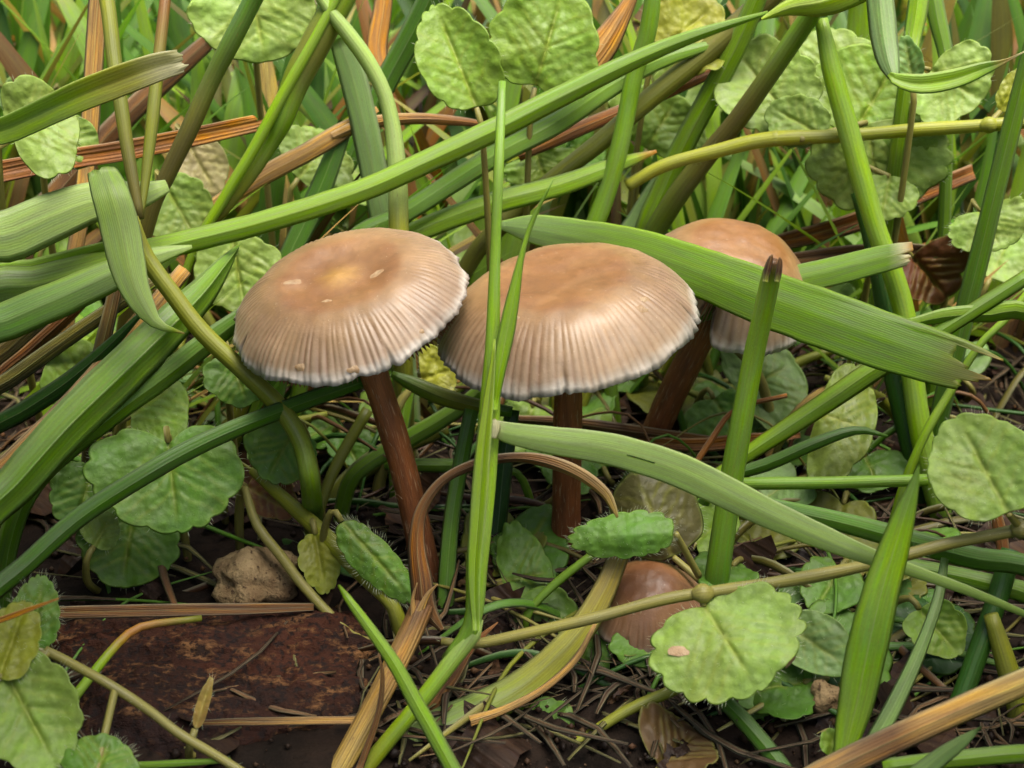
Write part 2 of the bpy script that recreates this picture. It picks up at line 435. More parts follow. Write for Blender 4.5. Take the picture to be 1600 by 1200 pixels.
# ------------------------------------------------------------------ mushrooms
CAPC = [(0, lin((186, 138, 60), KG)), (.24, lin((142, 96, 46), KG)), (.46, lin((146, 100, 52), KG)), (.58, lin((154, 117, 72), KG)),
        (.75, lin((160, 127, 90), KG)), (.93, lin((171, 143, 112), KG)), (1, lin((214, 202, 184), KG))]
def mushroom(label, cx, cy, d, rpx, lean_r, lean_c, hr, base, stem_w, seed, umbo=0., split=None, flecks=(), expo=3.0, bow=0, ns=98, tint=None, ochre=0, dish=0):
    c = P(cx, cy, d); R = rpx * d / FPX
    Rm = Matrix.Rotation(D2R(lean_r), 3, 'Y') @ Matrix.Rotation(D2R(lean_c), 3, 'X')
    A = Rm @ Vector((0, 0, 1)); X = Rm @ Vector((1, 0, 0)); Y = Rm @ Vector((0, 1, 0))
    bx, by, bd = base; b = P(bx, by, bd); b.z = gz(b.x, b.y) - .05
    root = root_empty('mushroom', b, label, 'mushroom', 'brown mushrooms in the grass')
    K, RN = 600, 52; m = M(); rows = []
    nv = lambda a, b, q=0: noise.noise(Vector((math.cos(a) * b, math.sin(a) * b, seed * 5.3 + q)))
    for i in range(RN + 1):
        s = i / RN; row = []
        for j in range(K if i else 1):
            a = 2 * math.pi * j / K
            wob = 1 + .025 * nv(a, 1.3) + .012 * nv(a, 4, 2)
            r = s
            z = hr * (1 - r ** expo)
            z -= dish * math.exp(-(r / .42) ** 4)
            z += umbo * math.exp(-(r / .14) ** 2) - umbo * 1.4 * math.exp(-((r - .26) / .16) ** 2)
            z += .012 * nv(a, 1.5 * r + .2, 4) + .010 * noise.noise(Vector((r * 6 * math.cos(a), r * 6 * math.sin(a), seed)))
            # striations, wavering and of uneven depth
            ph = a * ns / 1 + 3.2 * nv(a, 6, 1) + 1.4 * nv(a, 14, 8) + .5 * noise.noise(Vector((a * 9, r * 5, seed)))
            st = .5 + .5 * math.cos(ph)
            st = st ** .45
            k = sstep(.56 + .08 * nv(a, 9, 3), .88, r)
            brk = .55 + .9 * noise.noise(Vector((math.cos(a) * 9, math.sin(a) * 9, r * 4 + seed * 3)))
            brk = min(1.25, max(.1, brk + .25)); depth = .013 * k * brk
            z -= depth * (1 - st) * .9
            rim = sstep(.965, 1, r)
            ragged = (.016 * nv(a, 4, 16) + .024 * nv(a, 13, 6) + .010 * nv(a, 34, 7) + (.004 * math.cos(ph))) * rim
            drop = -.05 * rim * (.6 + nv(a, 5, 9)) + sstep(.7, 1, r) * (.05 * nv(a, 1.6, 21) + .022 * nv(a, 4.5, 22))
            rr = r * wob * (1 + ragged)
            z += drop * .7
            for q in range(4):
                da = (a - (seed * 1.37 + q * 1.71 + .5 * math.sin(q * 7 + seed))) % math.tau
                da = min(da, math.tau - da); kk = math.exp(-(da / .018) ** 2) * sstep(.86, 1, r); rr *= 1 - (.04 + .05 * ((q * 7 + seed) % 3)) * kk
            if split:
                da = (a - split[0] + math.pi) % (2 * math.pi) - math.pi
                kk = math.exp(-(da / split[1]) ** 2) * sstep(.45, 1, r)
                rr *= 1 - split[2] * kk; z += .22 * kk
            q = c + (X * (rr * math.cos(a)) + Y * (rr * math.sin(a)) + A * z) * R
            col = col_at(CAPC, min(1, max(r, 0 if ochre else .28) + .035 * nv(a, 3, 11)))
            pk = sstep(.55 + .06 * nv(a, 9, 3), .92, r)
            col = mix(col, lin((120, 78, 52), KG), (1 - st) * pk * .5 * brk)
            col = mix(col, lin((222, 196, 176), KG), st * pk * .14)
            wr = sstep(.95 + .045 * nv(a, 5, 12) + .02 * nv(a, 16, 13), .988, r)
            col = mix(col, lin((226, 216, 202), KG), wr * (.72 + .2 * st))
            bl = noise.noise(Vector((math.cos(a) * r * 2.6, math.sin(a) * r * 2.6, seed * 7.7))) + .5 * noise.noise(Vector((math.cos(a) * r * 7, math.sin(a) * r * 7, seed)))
            col = mix(col, lin((116, 72, 38), KG), max(0, bl) * .32); col = mix(col, lin((206, 164, 110), KG), max(0, -bl) * .28)
            if tint: col = mix(col, tint, .6)
            row.append(m.add(q, (a * 10, s), col))
        rows.append(row)
    def ring(r0, r1):
        for j in range(K):
            j2 = (j + 1) % K
            if len(r0) == 1: m.f.append((r0[0], r1[j], r1[j2]))
            else: m.f.append((r0[j], r1[j], r1[j2], r0[j2]))
    for i in range(RN): ring(rows[i], rows[i + 1])
    # turned-under lip
    prev = rows[-1]
    lip = []
    for j in range(K):
        q = m.v[prev[j]]; inn = (c - q); inn -= A * inn.dot(A)
        lip.append(m.add(q + inn.normalized() * .03 - A * .012, m.uv[prev[j]], lin((214, 196, 170), KG)))
    ring(prev, lip)
    cap = m.build('cap', MC_, root)
    # gills: radial plates
    g = M(); n_g = 72
    for k in range(n_g * 2):
        a = math.pi * k / n_g; long_ = k % 2 == 0
        r0 = .16 if long_ else .5
        q = []
        for r in (r0, (r0 + .93) / 2, .93):
            ztop = hr * (1 - r ** expo) - .10 - dish; zb = max(-.02, ztop - .30 * (1.05 - r) - .06)
            dirv = X * math.cos(a) + Y * math.sin(a)
            q.append((g.add(c + (dirv * r + A * ztop) * R, (r, 0), lin((150, 100, 66), KG)),
                      g.add(c + (dirv * r + A * min(zb, ztop - .05)) * R, (r, 1), lin((168, 118, 80), KG))))
        for u in range(2): g.f.append((q[u][0], q[u + 1][0], q[u + 1][1], q[u][1]))
    go = g.build('gills', MT_, root); go['kind'] = 'stuff'
    # stem
    top = c + A * (hr * R * .42)
    t2 = c - A * (R * .12)
    ax = (t2 - b); mid = b + ax * .5 + RT * bow
    wcm = stem_w * d / FPX
    sm = M(); SC = [(0, lin((126, 74, 42), KG)), (.4, lin((158, 92, 46), KG)), (.8, lin((176, 108, 56), KG)), (1, lin((196, 136, 84), KG))]
    tube(sm, [(b.x, b.y, b.z, wcm * 1.12), (*(b + ax * .25 + RT * bow * .7), wcm * 1.02), (*mid, wcm), (*(b + ax * .78 + RT * bow * .6), wcm), (*t2, wcm * 1.05), (*top, wcm * 1.2)],
         SC, K=24, n=60, seed=seed, wav=.10)
    so = sm.build('stem', MT_, root)
    fm = M(); rs = random.Random(seed)
    for _ in range(150):
        t = rs.random(); p = b.lerp(t2, t) + RT * bow * math.sin(math.pi * t); an = rs.uniform(0, math.tau)
        o_ = Vector((math.cos(an), math.sin(an), 0)); hair(fm, p + o_ * wcm * .49, ax.normalized() * rs.choice((-1, 1)) + o_ * rs.uniform(.05, .5), rs.uniform(.03, .13), .003, lin((226, 190, 140), KG))
    h_ = fm.build('fibrils', MT2_, so); h_['kind'] = 'stuff'
    # pale flecks stuck to the cap
    for (fx, fy, fw, fh, fr) in flecks:
        best = None
        for vi in range(0, len(cap.data.vertices)):
            if m.uv[vi][1] > .985: continue
            x, y, dd = proj(m.v[vi]); q = (x - fx) ** 2 + (y - fy) ** 2 + (dd - d) * 60
            if best is None or q < best[0]: best = (q, vi)
        vi = best[1]; nrm = cap.data.vertices[vi].normal.copy(); p0 = m.v[vi]
        if nrm.dot(CAM - p0) < 0: nrm = -nrm
        V = (p0 - CAM).normalized()
        xs = RT * math.cos(D2R(fr)) + UP * math.sin(D2R(fr)); xs = (xs - nrm * xs.dot(nrm)).normalized(); ys = nrm.cross(xs)
        fm = M(); kk = d / FPX; ids = []
        ce = fm.add(p0 + nrm * .014, (0, 0), C['white'])
        for q in range(14):
            an = q * math.tau / 14; rr = 1 + .45 * noise.noise(Vector((math.cos(an) * 1.8, math.sin(an) * 1.8, fx)))
            ids.append(fm.add(p0 + xs * math.cos(an) * fw * .46 * kk * rr + ys * math.sin(an) * fh * .46 * kk * rr * 1.2 - nrm * .004, (q, 1), mix(C['white'], C['tan'], .25)))
        for q in range(14): fm.f.append((ce, ids[q], ids[(q + 1) % 14]))
        fm.build('fleck', MT2_, root)
    return root

mushroom('tilted flat-topped brown mushroom with white flecks round its ochre dimple', 546, 473, 11.5, 190, -12, 11, .33,
         (668, 890, 12.25), 44, 1, umbo=.012, expo=3.8, ochre=1, dish=.06, bow=.06,
         flecks=[(458, 440, 34, 14, 5), (588, 428, 40, 20, 30), (512, 470, 26, 9, 5), (471, 572, 20, 12, 0), (556, 576, 30, 10, 5), (660, 516, 10, 10, 60)])
mushroom('domed brown mushroom with glossy plateau, crossed in front by an upright grass shoot', 886, 506, 11.75, 207, -9, 3, .43,
         (884, 852, 12.7), 46, 2, umbo=0, expo=4.0, dish=.035, flecks=[(1008, 466, 18, 10, 20), (1004, 484, 22, 12, -10), (806, 498, 14, 8, 0)])
mushroom('smaller brown mushroom with split rim behind the wide torn grass blade', 1134, 454, 13.0, 144, 9, 15, .66,
         (1000, 722, 13.9), 46, 3, expo=3.2, split=(4.3, .11, .5), ns=60, bow=-.05)
mushroom('low dark brown mushroom half hidden under the curled hairy leaf', 1012, 948, 11.45, 92, -6, 12, .75,
         (1016, 985, 11.9), 34, 4, expo=2.4, ns=56, tint=lin((128, 82, 56), KG))

# ------------------------------------------------------------------ grass blades
def blade(label, pts, d, col, name='grass_strand', cat='grass strand', root=None, kind='flat', group=None, mat=None, spread=.5, parent=None, **kw):
    wp = world_pts(pts, d)
    if root in ('end', 'both'): wp = rooted(wp, 'end', spread)
    if root in ('start', 'both'): wp = rooted(wp, 'start', spread)
    blade.k += 1; kw.setdefault('seed', blade.k)
    m = M()
    if isinstance(col, str): col = C[col]
    elif isinstance(col, list): col = [(t, C[c] if isinstance(c, str) else c) for t, c in col]
    if kind == 'flat':
        if isinstance(kw.get('edge'), str): kw['edge'] = C[kw['edge']]
        ribbon(m, wp, col, **kw)
    else:
        if isinstance(kw.get('ucol'), str): kw['ucol'] = C[kw['ucol']]
        tube(m, wp, col, **kw)
    if mat is None:
        mat = MB_ if kind == 'flat' else MS_
    low = min(m.v, key=lambda p: p.z)
    o = m.build(name, mat, parent, origin=None if parent is not None else low)
    if parent is None: setp(o, label, cat, group)
    return o
blade.k = 0
straw = dict(name='dead_straw', cat='straw', mat=MD_)
stem = dict(name='grass_stalk', cat='grass stalk', kind='tube')

# --- the grass shoot in front of the two big caps
g0 = P(560, 1215, 10.2)
shoot = root_empty('grass_shoot', g0, 'upright green grass shoot with a pale leaf arching right, in front of the domed mushroom', 'grass shoot')
blade('', [(700, 1035, 26, 10.35), (738, 975, 27), (746, 880, 34), (757, 760, 36), (765, 650, 33), (770, 540, 24), (774, 400, 17), (780, 250, 16), (785, 128, 12, 10.6)], 10.3,
      [(0, 'mid'), (.3, 'bright'), (1, 'mid')], name='culm', kind='tube', flat=.6, parent=shoot, rib=.04)
blade('', [(745, 985, 12), (742, 900, 20), (749, 800, 26), (757, 700, 24), (765, 620, 16), (770, 570, 9), (773, 530, 3)], 10.12, [(0, 'bright'), (1, 'lime')], name='sheath', parent=shoot, fold=-.5, veins=5)
blade('', [(772, 640, 12, 10.2), (780, 580, 22), (792, 520, 26), (803, 460, 20), (815, 400, 10), (832, 345, 8), (864, 282, 2, 10.1)], 10.15, [(0, 'vivid'), (.6, 'bright'), (1, 'mid')], name='leaf_blade', parent=shoot, fold=.5, veins=5)
blade('', [(769, 668, 24, 10.2), (800, 678, 34), (870, 690, 44), (950, 702, 50), (1040, 728, 54), (1120, 764, 52), (1200, 803, 46), (1280, 838, 38), (1360, 870, 27), (1440, 897, 19), (1530, 930, 15), (1640, 976, 8)], (10.2, 9.9),
      [(0, 'white'), (.025, 'pale'), (.6, 'pale'), (1, 'leafp')], name='leaf_blade', parent=shoot, fold=.12, veins=11, slit=(.235, .285, 7, 8), n=80, K=16)
blade('', [(769, 655, 10), (772, 668, 22), (771, 685, 10)], 10.1, 'white', name='ligule', parent=shoot, fold=.4, veins=3, n=10)
m = M(); n0 = [(690, 1050, 24), (716, 1012, 26), (734, 985, 32), (742, 968, 26)]
wpn = world_pts([(540, 1240, 27), (600, 1165, 26), (650, 1105, 26), (700, 1040, 27), (738, 985, 33), (742, 966, 27)], 10.35)
tube(m, rooted(wpn, 'start', .2), [(0, C['yolive']), (.6, C['bright']), (1, C['pale'])], K=14); m.build('lower_stalk', MS_, shoot)

# --- wide torn blade and its neighbours
blade('broad green blade with ragged brown torn end lying across the small split mushroom', [(783, 352, 14, 12.9), (830, 358, 44, 12.85), (900, 371, 58, 12.75), (1000, 393, 68, 12.5), (1100, 428, 78, 12.2), (1200, 466, 88, 11.9), (1300, 502, 92, 11.6), (1400, 537, 90, 11.4), (1490, 566, 82, 11.2), (1562, 588, 62, 11.1)], 12,
      [(0, 'blue'), (.3, 'mid'), (.85, 'mid'), (.95, 'olive'), (1, 'tan')], fold=.10, veins=15, torn=.085, edge='bright', n=90, seed=5, K=20)
blade('short ribbed green blade with white frayed cut end behind the broad torn blade', [(1060, 500, 30), (1140, 468, 40), (1225, 441, 44), (1300, 424, 46), (1380, 404, 42), (1428, 394, 34)], (12.9, 12.5), [(0, 'mid'), (.9, 'mid'), (.97, 'white'), (1, 'tan')], veins=10, torn=.07, fold=.12)
blade('upright green cut stalk with split brown tip in front of the broad torn blade', [(1208, 408, 20), (1203, 440, 31), (1190, 500, 32), (1175, 570, 33), (1155, 680, 36), (1138, 780, 37), (1122, 890, 38)], (10.7, 11.6),
      [(0, 'brown'), (.03, 'olive'), (.06, 'bright'), (.6, 'mid'), (1, 'dark')], root='end', spread=.15, flat=.75, **stem)
cs = bpy.data.objects['grass_stalk']
for a in ([(1196, 440, 9), (1200, 420, 11), (1205, 402, 7), (1207, 398, 2)], [(1214, 440, 9), (1217, 424, 10), (1219, 408, 7), (1218, 402, 2)]):
    blade('', a, 10.55, [(0, 'olive'), (.4, 'dbrown'), (1, 'brown')], name='split_tip', parent=cs, mat=MD_, fold=.5, veins=2, n=10)
blade('thin straight stalk lying level beneath the pale arching leaf', [(1090, 757, 20), (1160, 756, 20), (1300, 754, 19), (1450, 750, 19)], (11.8, 11.4), 'mid', root='start', **stem)
blade('green folded blade rising right from the cut stalk to under the torn end', [(1080, 775, 20), (1150, 722, 24), (1220, 675, 30), (1300, 622, 34), (1365, 578, 34), (1420, 548, 28), (1500, 498, 26), (1610, 428, 24)], (12.2, 11.9), [(0, 'olive'), (.3, 'bright'), (1, 'mid')], fold=.6, veins=4, root='start', edge='olive')
blade('thin dark blade hooked over the olive leaf right of the mushrooms', [(1130, 750, 18), (1200, 725, 22), (1280, 690, 20), (1340, 672, 14), (1388, 682, 3)], 12.4, 'dark', root='start', fold=.4, veins=4)
blade('tall smooth green stem running down behind the frayed cut blade', [(1283, 30, 20), (1300, 110, 31), (1322, 190, 33), (1345, 275, 33), (1370, 360, 32), (1396, 430, 33), (1415, 500, 33), (1425, 580, 34), (1440, 680, 36), (1470, 800, 36)], (12.7, 13.0), [(0, 'bright'), (.8, 'bright'), (1, 'mid')], root='end', spread=.2, **stem)
blade('dark green stem close beside the tall smooth stem', [(1340, 300, 22), (1368, 390, 32), (1385, 480, 34), (1402, 600, 36), (1432, 720, 38)], 13.2, 'deep', root='end', **stem)
blade('olive stem slanting down left from the bright bent leaf at the top', [(1290, -10, 26), (1255, 40, 31), (1200, 120, 31), (1150, 190, 31), (1100, 250, 32), (1050, 318, 34), (1012, 392, 34)], (12.4, 14.2), [(0, 'mid'), (.3, 'umber'), (.8, 'mid'), (1, 'olive')], root='end', spread=.05, **stem)
blade('bright flat stalk beside the slanting olive stem behind the domed mushroom', [(1190, -20, 30), (1155, 63, 34), (1115, 140, 36), (1075, 215, 36), (1040, 290, 38), (1008, 375, 38)], (13.0, 14.2), 'bright', root='end', spread=.05, fold=.5, veins=5)
blade('pale short blade standing just left of the bright flat stalk', [(1062, 235, 20), (1030, 290, 34), (1000, 340, 38), (965, 400, 36)], (14.0, 14.3), 'blue', root='end', spread=.05, veins=7)
blade('long olive stem slanting from top right down behind the upright shoot', [(1230, -30, 34), (1173, 21, 38), (1100, 85, 36), (1020, 150, 32), (940, 220, 30), (870, 275, 28), (800, 338, 28), (740, 400, 28)], (13.2, 13.9), [(0, 'umber'), (.3, 'olive'), (1, 'umber')], root='end', **stem)
blade('green stalk with pale tip dropping behind the domed cap', [(1022, -20, 24), (1012, 50, 28), (992, 115, 28), (968, 230, 29), (945, 310, 30), (920, 380, 30)], (12.9, 13.6), 'mid', root='end', **stem)
blade('small bright yellow-green leaf base at the top edge above the tall smooth stem', [(1190, 30, 4), (1235, 12, 26), (1290, 2, 46), (1350, -25, 50), (1420, -70, 30)], 12.3, 'lime', fold=.5, veins=7)
# --- long diagonal blades behind the caps
blade('long grooved green blade sweeping from the left up behind the upright shoot', [(-40, 470, 70), (60, 445, 66), (150, 418, 52), (227, 393, 40), (400, 350, 36), (560, 300, 36), (660, 256, 37), (772, 204, 37), (880, 150, 34), (992, 95, 28), (1090, 55, 20), (1200, 20, 6)], (12.0, 12.9), [(0, 'mid'), (.25, 'pale'), (.4, 'bright'), (1, 'mid')], fold=.55, veins=8, root='start', edge='leafp', n=90)
blade('darker green blade running just under the long grooved blade', [(540, 385, 30), (635, 330, 32), (765, 246, 34), (870, 190, 34), (960, 130, 32), (1040, 90, 26), (1150, 60, 8)], (13.2, 13.3), [(0, 'dark'), (1, 'mid')], fold=.3, veins=7, root='start')
blade('bright green blade with brown pointed tip above the two caps', [(560, 420, 26), (650, 362, 34), (765, 318, 36), (870, 290, 33), (960, 258, 26), (1026, 236, 5)], 13.35, [(0, 'mid'), (.5, 'bright'), (.95, 'bright'), (1, 'orange')], fold=.35, veins=5, root='start')
blade('wide pale blade coming in at the left edge below the bent leaf', [(-60, 540, 62), (20, 497, 62), (100, 462, 58), (175, 428, 50), (240, 400, 32), (300, 385, 6)], (11.5, 11.9), [(0, 'blue'), (.6, 'leafd'), (1, 'pale')], fold=.2, veins=9, root='start', edge='leafp')
blade('narrow bright blade between the pale wide blades at the left edge', [(-40, 448, 30), (60, 420, 32), (130, 398, 24), (190, 375, 8)], 12.2, 'bright', fold=.2, veins=6, root='start')
blade('broad pale blue-green blade lying behind the bent drooping leaf', [(-60, 400, 78), (20, 366, 80), (90, 335, 74), (150, 314, 62), (215, 305, 44), (262, 290, 20)], (11.7, 12.1), [(0, 'blue'), (1, 'pale')], fold=.12, veins=11, root='start')
blade('pale drooping leaf with thin dry tip hanging over the left blades', [(158, 262, 44, 11.3), (172, 300, 58), (186, 350, 61), (196, 400, 58), (208, 445, 48), (226, 482, 34), (248, 508, 16), (288, 521, 2, 11.0)], 11.1, [(0, 'leafp'), (.6, 'pale'), (.88, 'pale'), (.95, 'lime'), (1, 'straw')], fold=.14, veins=11, torn0=.02)
blade('bright cut blade with white shredded tip reaching in from the left', [(-60, 236, 38), (0, 208, 42), (60, 180, 44), (122, 151, 47), (180, 128, 48), (240, 106, 44), (290, 93, 34), (322, 85, 12)], (10.6, 10.9), [(0, 'mid'), (.3, 'bright'), (.8, 'bright'), (.9, 'ylw'), (.95, 'white'), (1, 'white')], fold=-.3, roll=8, roll2=-8, veins=6, torn=.05, root='start')
blade('wide green blade with pale midrib rising from the lower left edge', [(-40, 830, 56), (30, 752, 66), (105, 668, 70), (190, 585, 72), (262, 515, 64), (315, 460, 48), (350, 415, 28), (372, 385, 6)], (10.6, 12.6), [(0, 'bright'), (.4, 'mid'), (1, 'mid')], fold=.35, veins=6, keel=3, root='start', n=70)
blade('dark blade alongside the pale-ribbed wide blade', [(60, 750, 34), (175, 650, 36), (250, 595, 38), (325, 537, 36), (400, 480, 24), (460, 430, 4)], (11.4, 12.2), [(0, 'dark'), (.5, 'mid'), (1, 'dark')], fold=.5, veins=5, root='start')
blade('slim dark green blade curving from the lower left to under the tilted cap', [(-40, 960, 34), (40, 885, 32), (130, 806, 31), (245, 733, 31), (330, 688, 30), (420, 650, 28), (500, 620, 26), (600, 585, 22)], (10.0, 11.9), 'dark', fold=.55, veins=4, root='start')
blade('dark green blade at the left edge above the pale-ribbed wide blade', [(-40, 690, 28), (40, 640, 30), (100, 600, 28), (160, 550, 22), (230, 480, 5)], 11.9, 'deep', fold=.5, veins=4, root='start')
blade('long olive-yellow curved stem passing left of the tilted mushroom', [(206, 340, 20, 11.4), (226, 398, 27), (270, 460, 28), (315, 518, 28), (380, 580, 28), (436, 635, 29), (470, 690, 30), (484, 750, 31), (490, 815, 32, 12.6)], 11.5, [(0, 'yolive'), (.4, 'yolive'), (.7, 'mid'), (1, 'olive')], root='end', spread=.1, **stem)
blade('thin yellowish stem forming the left arm of a narrow V', [(160, -40, 24), (170, 20, 24), (178, 90, 24), (187, 150, 23), (202, 250, 20), (219, 342, 14)], (12.0, 11.8), [(0, 'yolive'), (.4, 'olive'), (1, 'umber')], **stem)
blade('thinner brownish stem forming the right arm of a narrow V', [(262, -40, 16), (256, 20, 18), (246, 110, 19), (238, 190, 20), (226, 290, 14), (219, 342, 8)], (12.1, 11.85), [(0, 'rust'), (.5, 'olive'), (1, 'olive')], **stem)
blade('dark olive slanting stem under the round leaf at the top left', [(415, -40, 28), (395, 0, 29), (360, 68, 29), (332, 122, 28), (296, 202, 28), (262, 273, 26), (232, 345, 24)], (12.1, 12.7), [(0, 'dark'), (.35, 'umber'), (.8, 'umber'), (1, 'dark')], root='end', **stem)
blade('green grass sheath with browned papery joint right of the dark olive stem', [(560, -50, 40), (522, 15, 46), (490, 75, 46), (462, 128, 44), (440, 190, 34), (425, 222, 24), (390, 275, 22), (350, 325, 22), (320, 365, 22)], (12.5, 13.1), [(0, 'bright'), (.15, 'olive'), (.3, 'mid'), (.45, 'yolive'), (.55, 'umber'), (1, 'brown')], root='end', **stem)
blade('slim bright stem hugging the browned grass sheath', [(540, -30, 14), (490, 65, 17), (440, 152, 18), (395, 235, 18), (350, 310, 17), (300, 400, 14)], (12.4, 13.0), 'bright', root='end', **stem)
blade('curved olive stem with pale flattened top standing behind the tilted cap', [(470, -60, 16), (503, 0, 18), (540, 48, 24), (572, 92, 26), (598, 140, 24), (612, 190, 25), (619, 245, 29), (622, 300, 31), (623, 360, 32), (624, 420, 32)], (12.4, 12.9), [(0, 'leafp'), (.4, 'pale'), (.5, 'yolive'), (1, 'olive')], root='end', spread=.1, **stem)
blade('pale blue-green ribbed blade behind the curved olive stem', [(528, 60, 30), (548, 110, 42), (566, 180, 44), (582, 260, 44), (600, 350, 42)], (13.3, 13.6), 'blue', veins=10, root='end', fold=.1)
blade('green blade leaning right of the papery stalks at the top', [(690, -50, 34), (668, 5, 38), (640, 60, 38), (605, 125, 36), (560, 220, 34), (510, 320, 30)], (13.6, 14.2), 'dark', root='end', veins=6)
blade('green blade dropping left behind the tilted cap', [(540, 190, 24), (510, 270, 34), (480, 340, 36), (440, 430, 32)], 13.6, 'dark', root='end', veins=6)
# right side
blade('dark green blade slanting down at the right edge', [(1625, 20, 24), (1600, 120, 28), (1575, 220, 30), (1550, 320, 30), (1528, 410, 32), (1505, 500, 32), (1480, 600, 30)], (11.9, 12.9), [(0, 'mid'), (1, 'dark')], root='end', fold=.5, veins=5)
blade('pale striped blade hanging from the top edge above the hairy leaves', [(1368, -60, 40), (1374, 0, 42), (1380, 55, 42), (1388, 95, 34), (1398, 124, 14)], (12.2, 12.0), 'blue', fold=.35, veins=4)
blade('bright boat-shaped leaf tip bent right with a thin white point', [(1389, 116, 8), (1404, 126, 22), (1440, 132, 31), (1490, 124, 31), (1535, 108, 22), (1562, 99, 10), (1580, 91, 4), (1602, 80, 2)], (12.0, 11.7), [(0, 'bright'), (.6, 'vivid'), (.78, 'mid'), (.84, 'straw'), (1, 'white')], fold=-.4, veins=5)
blade('bright green stalk at the top edge beside the pale striped blade', [(1438, -30, 32), (1432, 20, 32), (1425, 60, 28), (1415, 130, 24)], 12.9, 'vivid', root='end', spread=.1, fold=.5, veins=3)
blade('short green blade standing at the top edge right of the bright stalk', [(1455, -30, 26), (1465, 30, 28), (1478, 90, 22), (1480, 150, 20)], 13.4, 'mid', root='end', fold=.3)
blade('level green blade meeting the torn end at the right edge', [(1420, 506, 14), (1480, 494, 24), (1540, 492, 28), (1620, 500, 30)], 11.95, [(0, 'bright'), (1, 'mid')], fold=.5, veins=5, root='end')
blade('thin bright stem crossing under the level green blade', [(1620, 440, 12), (1570, 500, 12), (1530, 540, 12), (1480, 620, 14), (1445, 680, 14)], 12.3, 'bright', root='end', **stem)
blade('dark green blade beyond the pale arching leaf at the right', [(1150, 775, 14), (1230, 797, 26), (1320, 818, 32), (1420, 845, 36), (1520, 872, 36), (1620, 893, 34)], (11.3, 10.6), [(0, 'dark'), (.3, 'leafd'), (1, 'dark')], fold=.4, veins=6, root='end', edge='leafb')
blade('lower green blade running level under the trailing stem at the right', [(1380, 872, 20), (1450, 890, 30), (1530, 908, 32), (1620, 935, 34)], (11.2, 10.9), 'mid', fold=.35, veins=5, root='end')
blade('bright broad pointed blade standing upright at the lower right', [(1437, 722, 2), (1428, 758, 16), (1413, 805, 34), (1396, 860, 48), (1378, 920, 56), (1362, 985, 62), (1348, 1050, 62), (1337, 1105, 54), (1326, 1150, 42), (1318, 1185, 32)], (9.55, 9.75), [(0, 'mid'), (.3, 'vivid'), (.5, 'mid'), (.75, 'bright'), (1, 'vivid')], fold=.12, veins=5, root='end', spread=.1, edge='leafp', n=60)  # darker middle band paints in a stem's shadow showing through the blade
blade('long pale grooved blade leaning left of the dark stem at lower right', [(1477, 872, 12), (1468, 930, 17), (1450, 985, 19), (1425, 1045, 24), (1390, 1115, 28), (1350, 1185, 28)], (10.5, 9.9), 'blue', root='end', fold=.6, veins=3)
blade('shaded dark green stem at the lower right behind the pale leaf tip', [(1580, 860, 30), (1560, 930, 32), (1535, 1000, 32), (1510, 1070, 32), (1490, 1120, 32)], (10.9, 10.7), 'deep', root='end', **stem)
blade('yellowing stalk at the right edge of the litter', [(1548, 960, 22), (1570, 1030, 32), (1590, 1100, 34)], 10.7, 'yolive', root='end', **stem)
blade('pale pointed blade below the thick dead stalk at lower right', [(1534, 1135, 2), (1500, 1160, 20), (1465, 1185, 28), (1420, 1225, 34)], (9.2, 9.4), 'blue', root='end', fold=.3)
blade('thick golden dead grass stalk across the lower right corner', [(1240, 1235, 44), (1300, 1202, 44), (1400, 1155, 44), (1500, 1110, 42), (1640, 1050, 40)], (9.0, 8.7), [(0, 'tan'), (.4, 'brown'), (.55, 'tan'), (1, 'straw')], fold=.5, veins=5, **straw)
blade('level green blade along the bottom right corner', [(1380, 1200, 26), (1480, 1188, 28), (1620, 1178, 30)], 9.7, 'mid', fold=.4, root='end')
blade('dark green blade dipping under the round notched leaf at the bottom', [(1085, 1040, 16), (1112, 1075, 24), (1165, 1130, 28), (1215, 1190, 30), (1250, 1240, 30)], (10.7, 10.1), 'dark', fold=.5, veins=4, root='end')
blade('thin bright pointed blade in front of the dead grass base', [(529, 914, 4), (545, 937, 13), (580, 985, 18), (615, 1035, 22), (650, 1098, 25), (685, 1160, 26), (725, 1235, 26)], (9.9, 9.7), [(0, 'bright'), (1, 'mid')], root='end', fold=.5, veins=3)
# pale split blade
ps = root_empty('split_grass_strand', P(580, 1215, 10.4), 'fading yellow-green blade with a slit brown margin, low in front of the mushrooms', 'grass strand')
blade('', [(560, 1240, 40), (600, 1192, 62), (650, 1158, 66), (720, 1121, 60), (790, 1088, 54), (850, 1045, 50), (905, 988, 44), (942, 928, 38), (966, 872, 32), (985, 830, 26)], (10.4, 11.15), [(0, 'pale'), (.3, 'leafp'), (.6, 'ylw'), (1, 'straw')], name='main_blade', parent=ps, fold=.12, veins=8)
blade('', [(735, 1127, 18), (790, 1108, 13), (850, 1076, 12), (900, 1030, 11), (930, 975, 6)], (10.45, 10.75), 'tan', name='dried_margin', parent=ps, mat=MD_, fold=.3, veins=3)
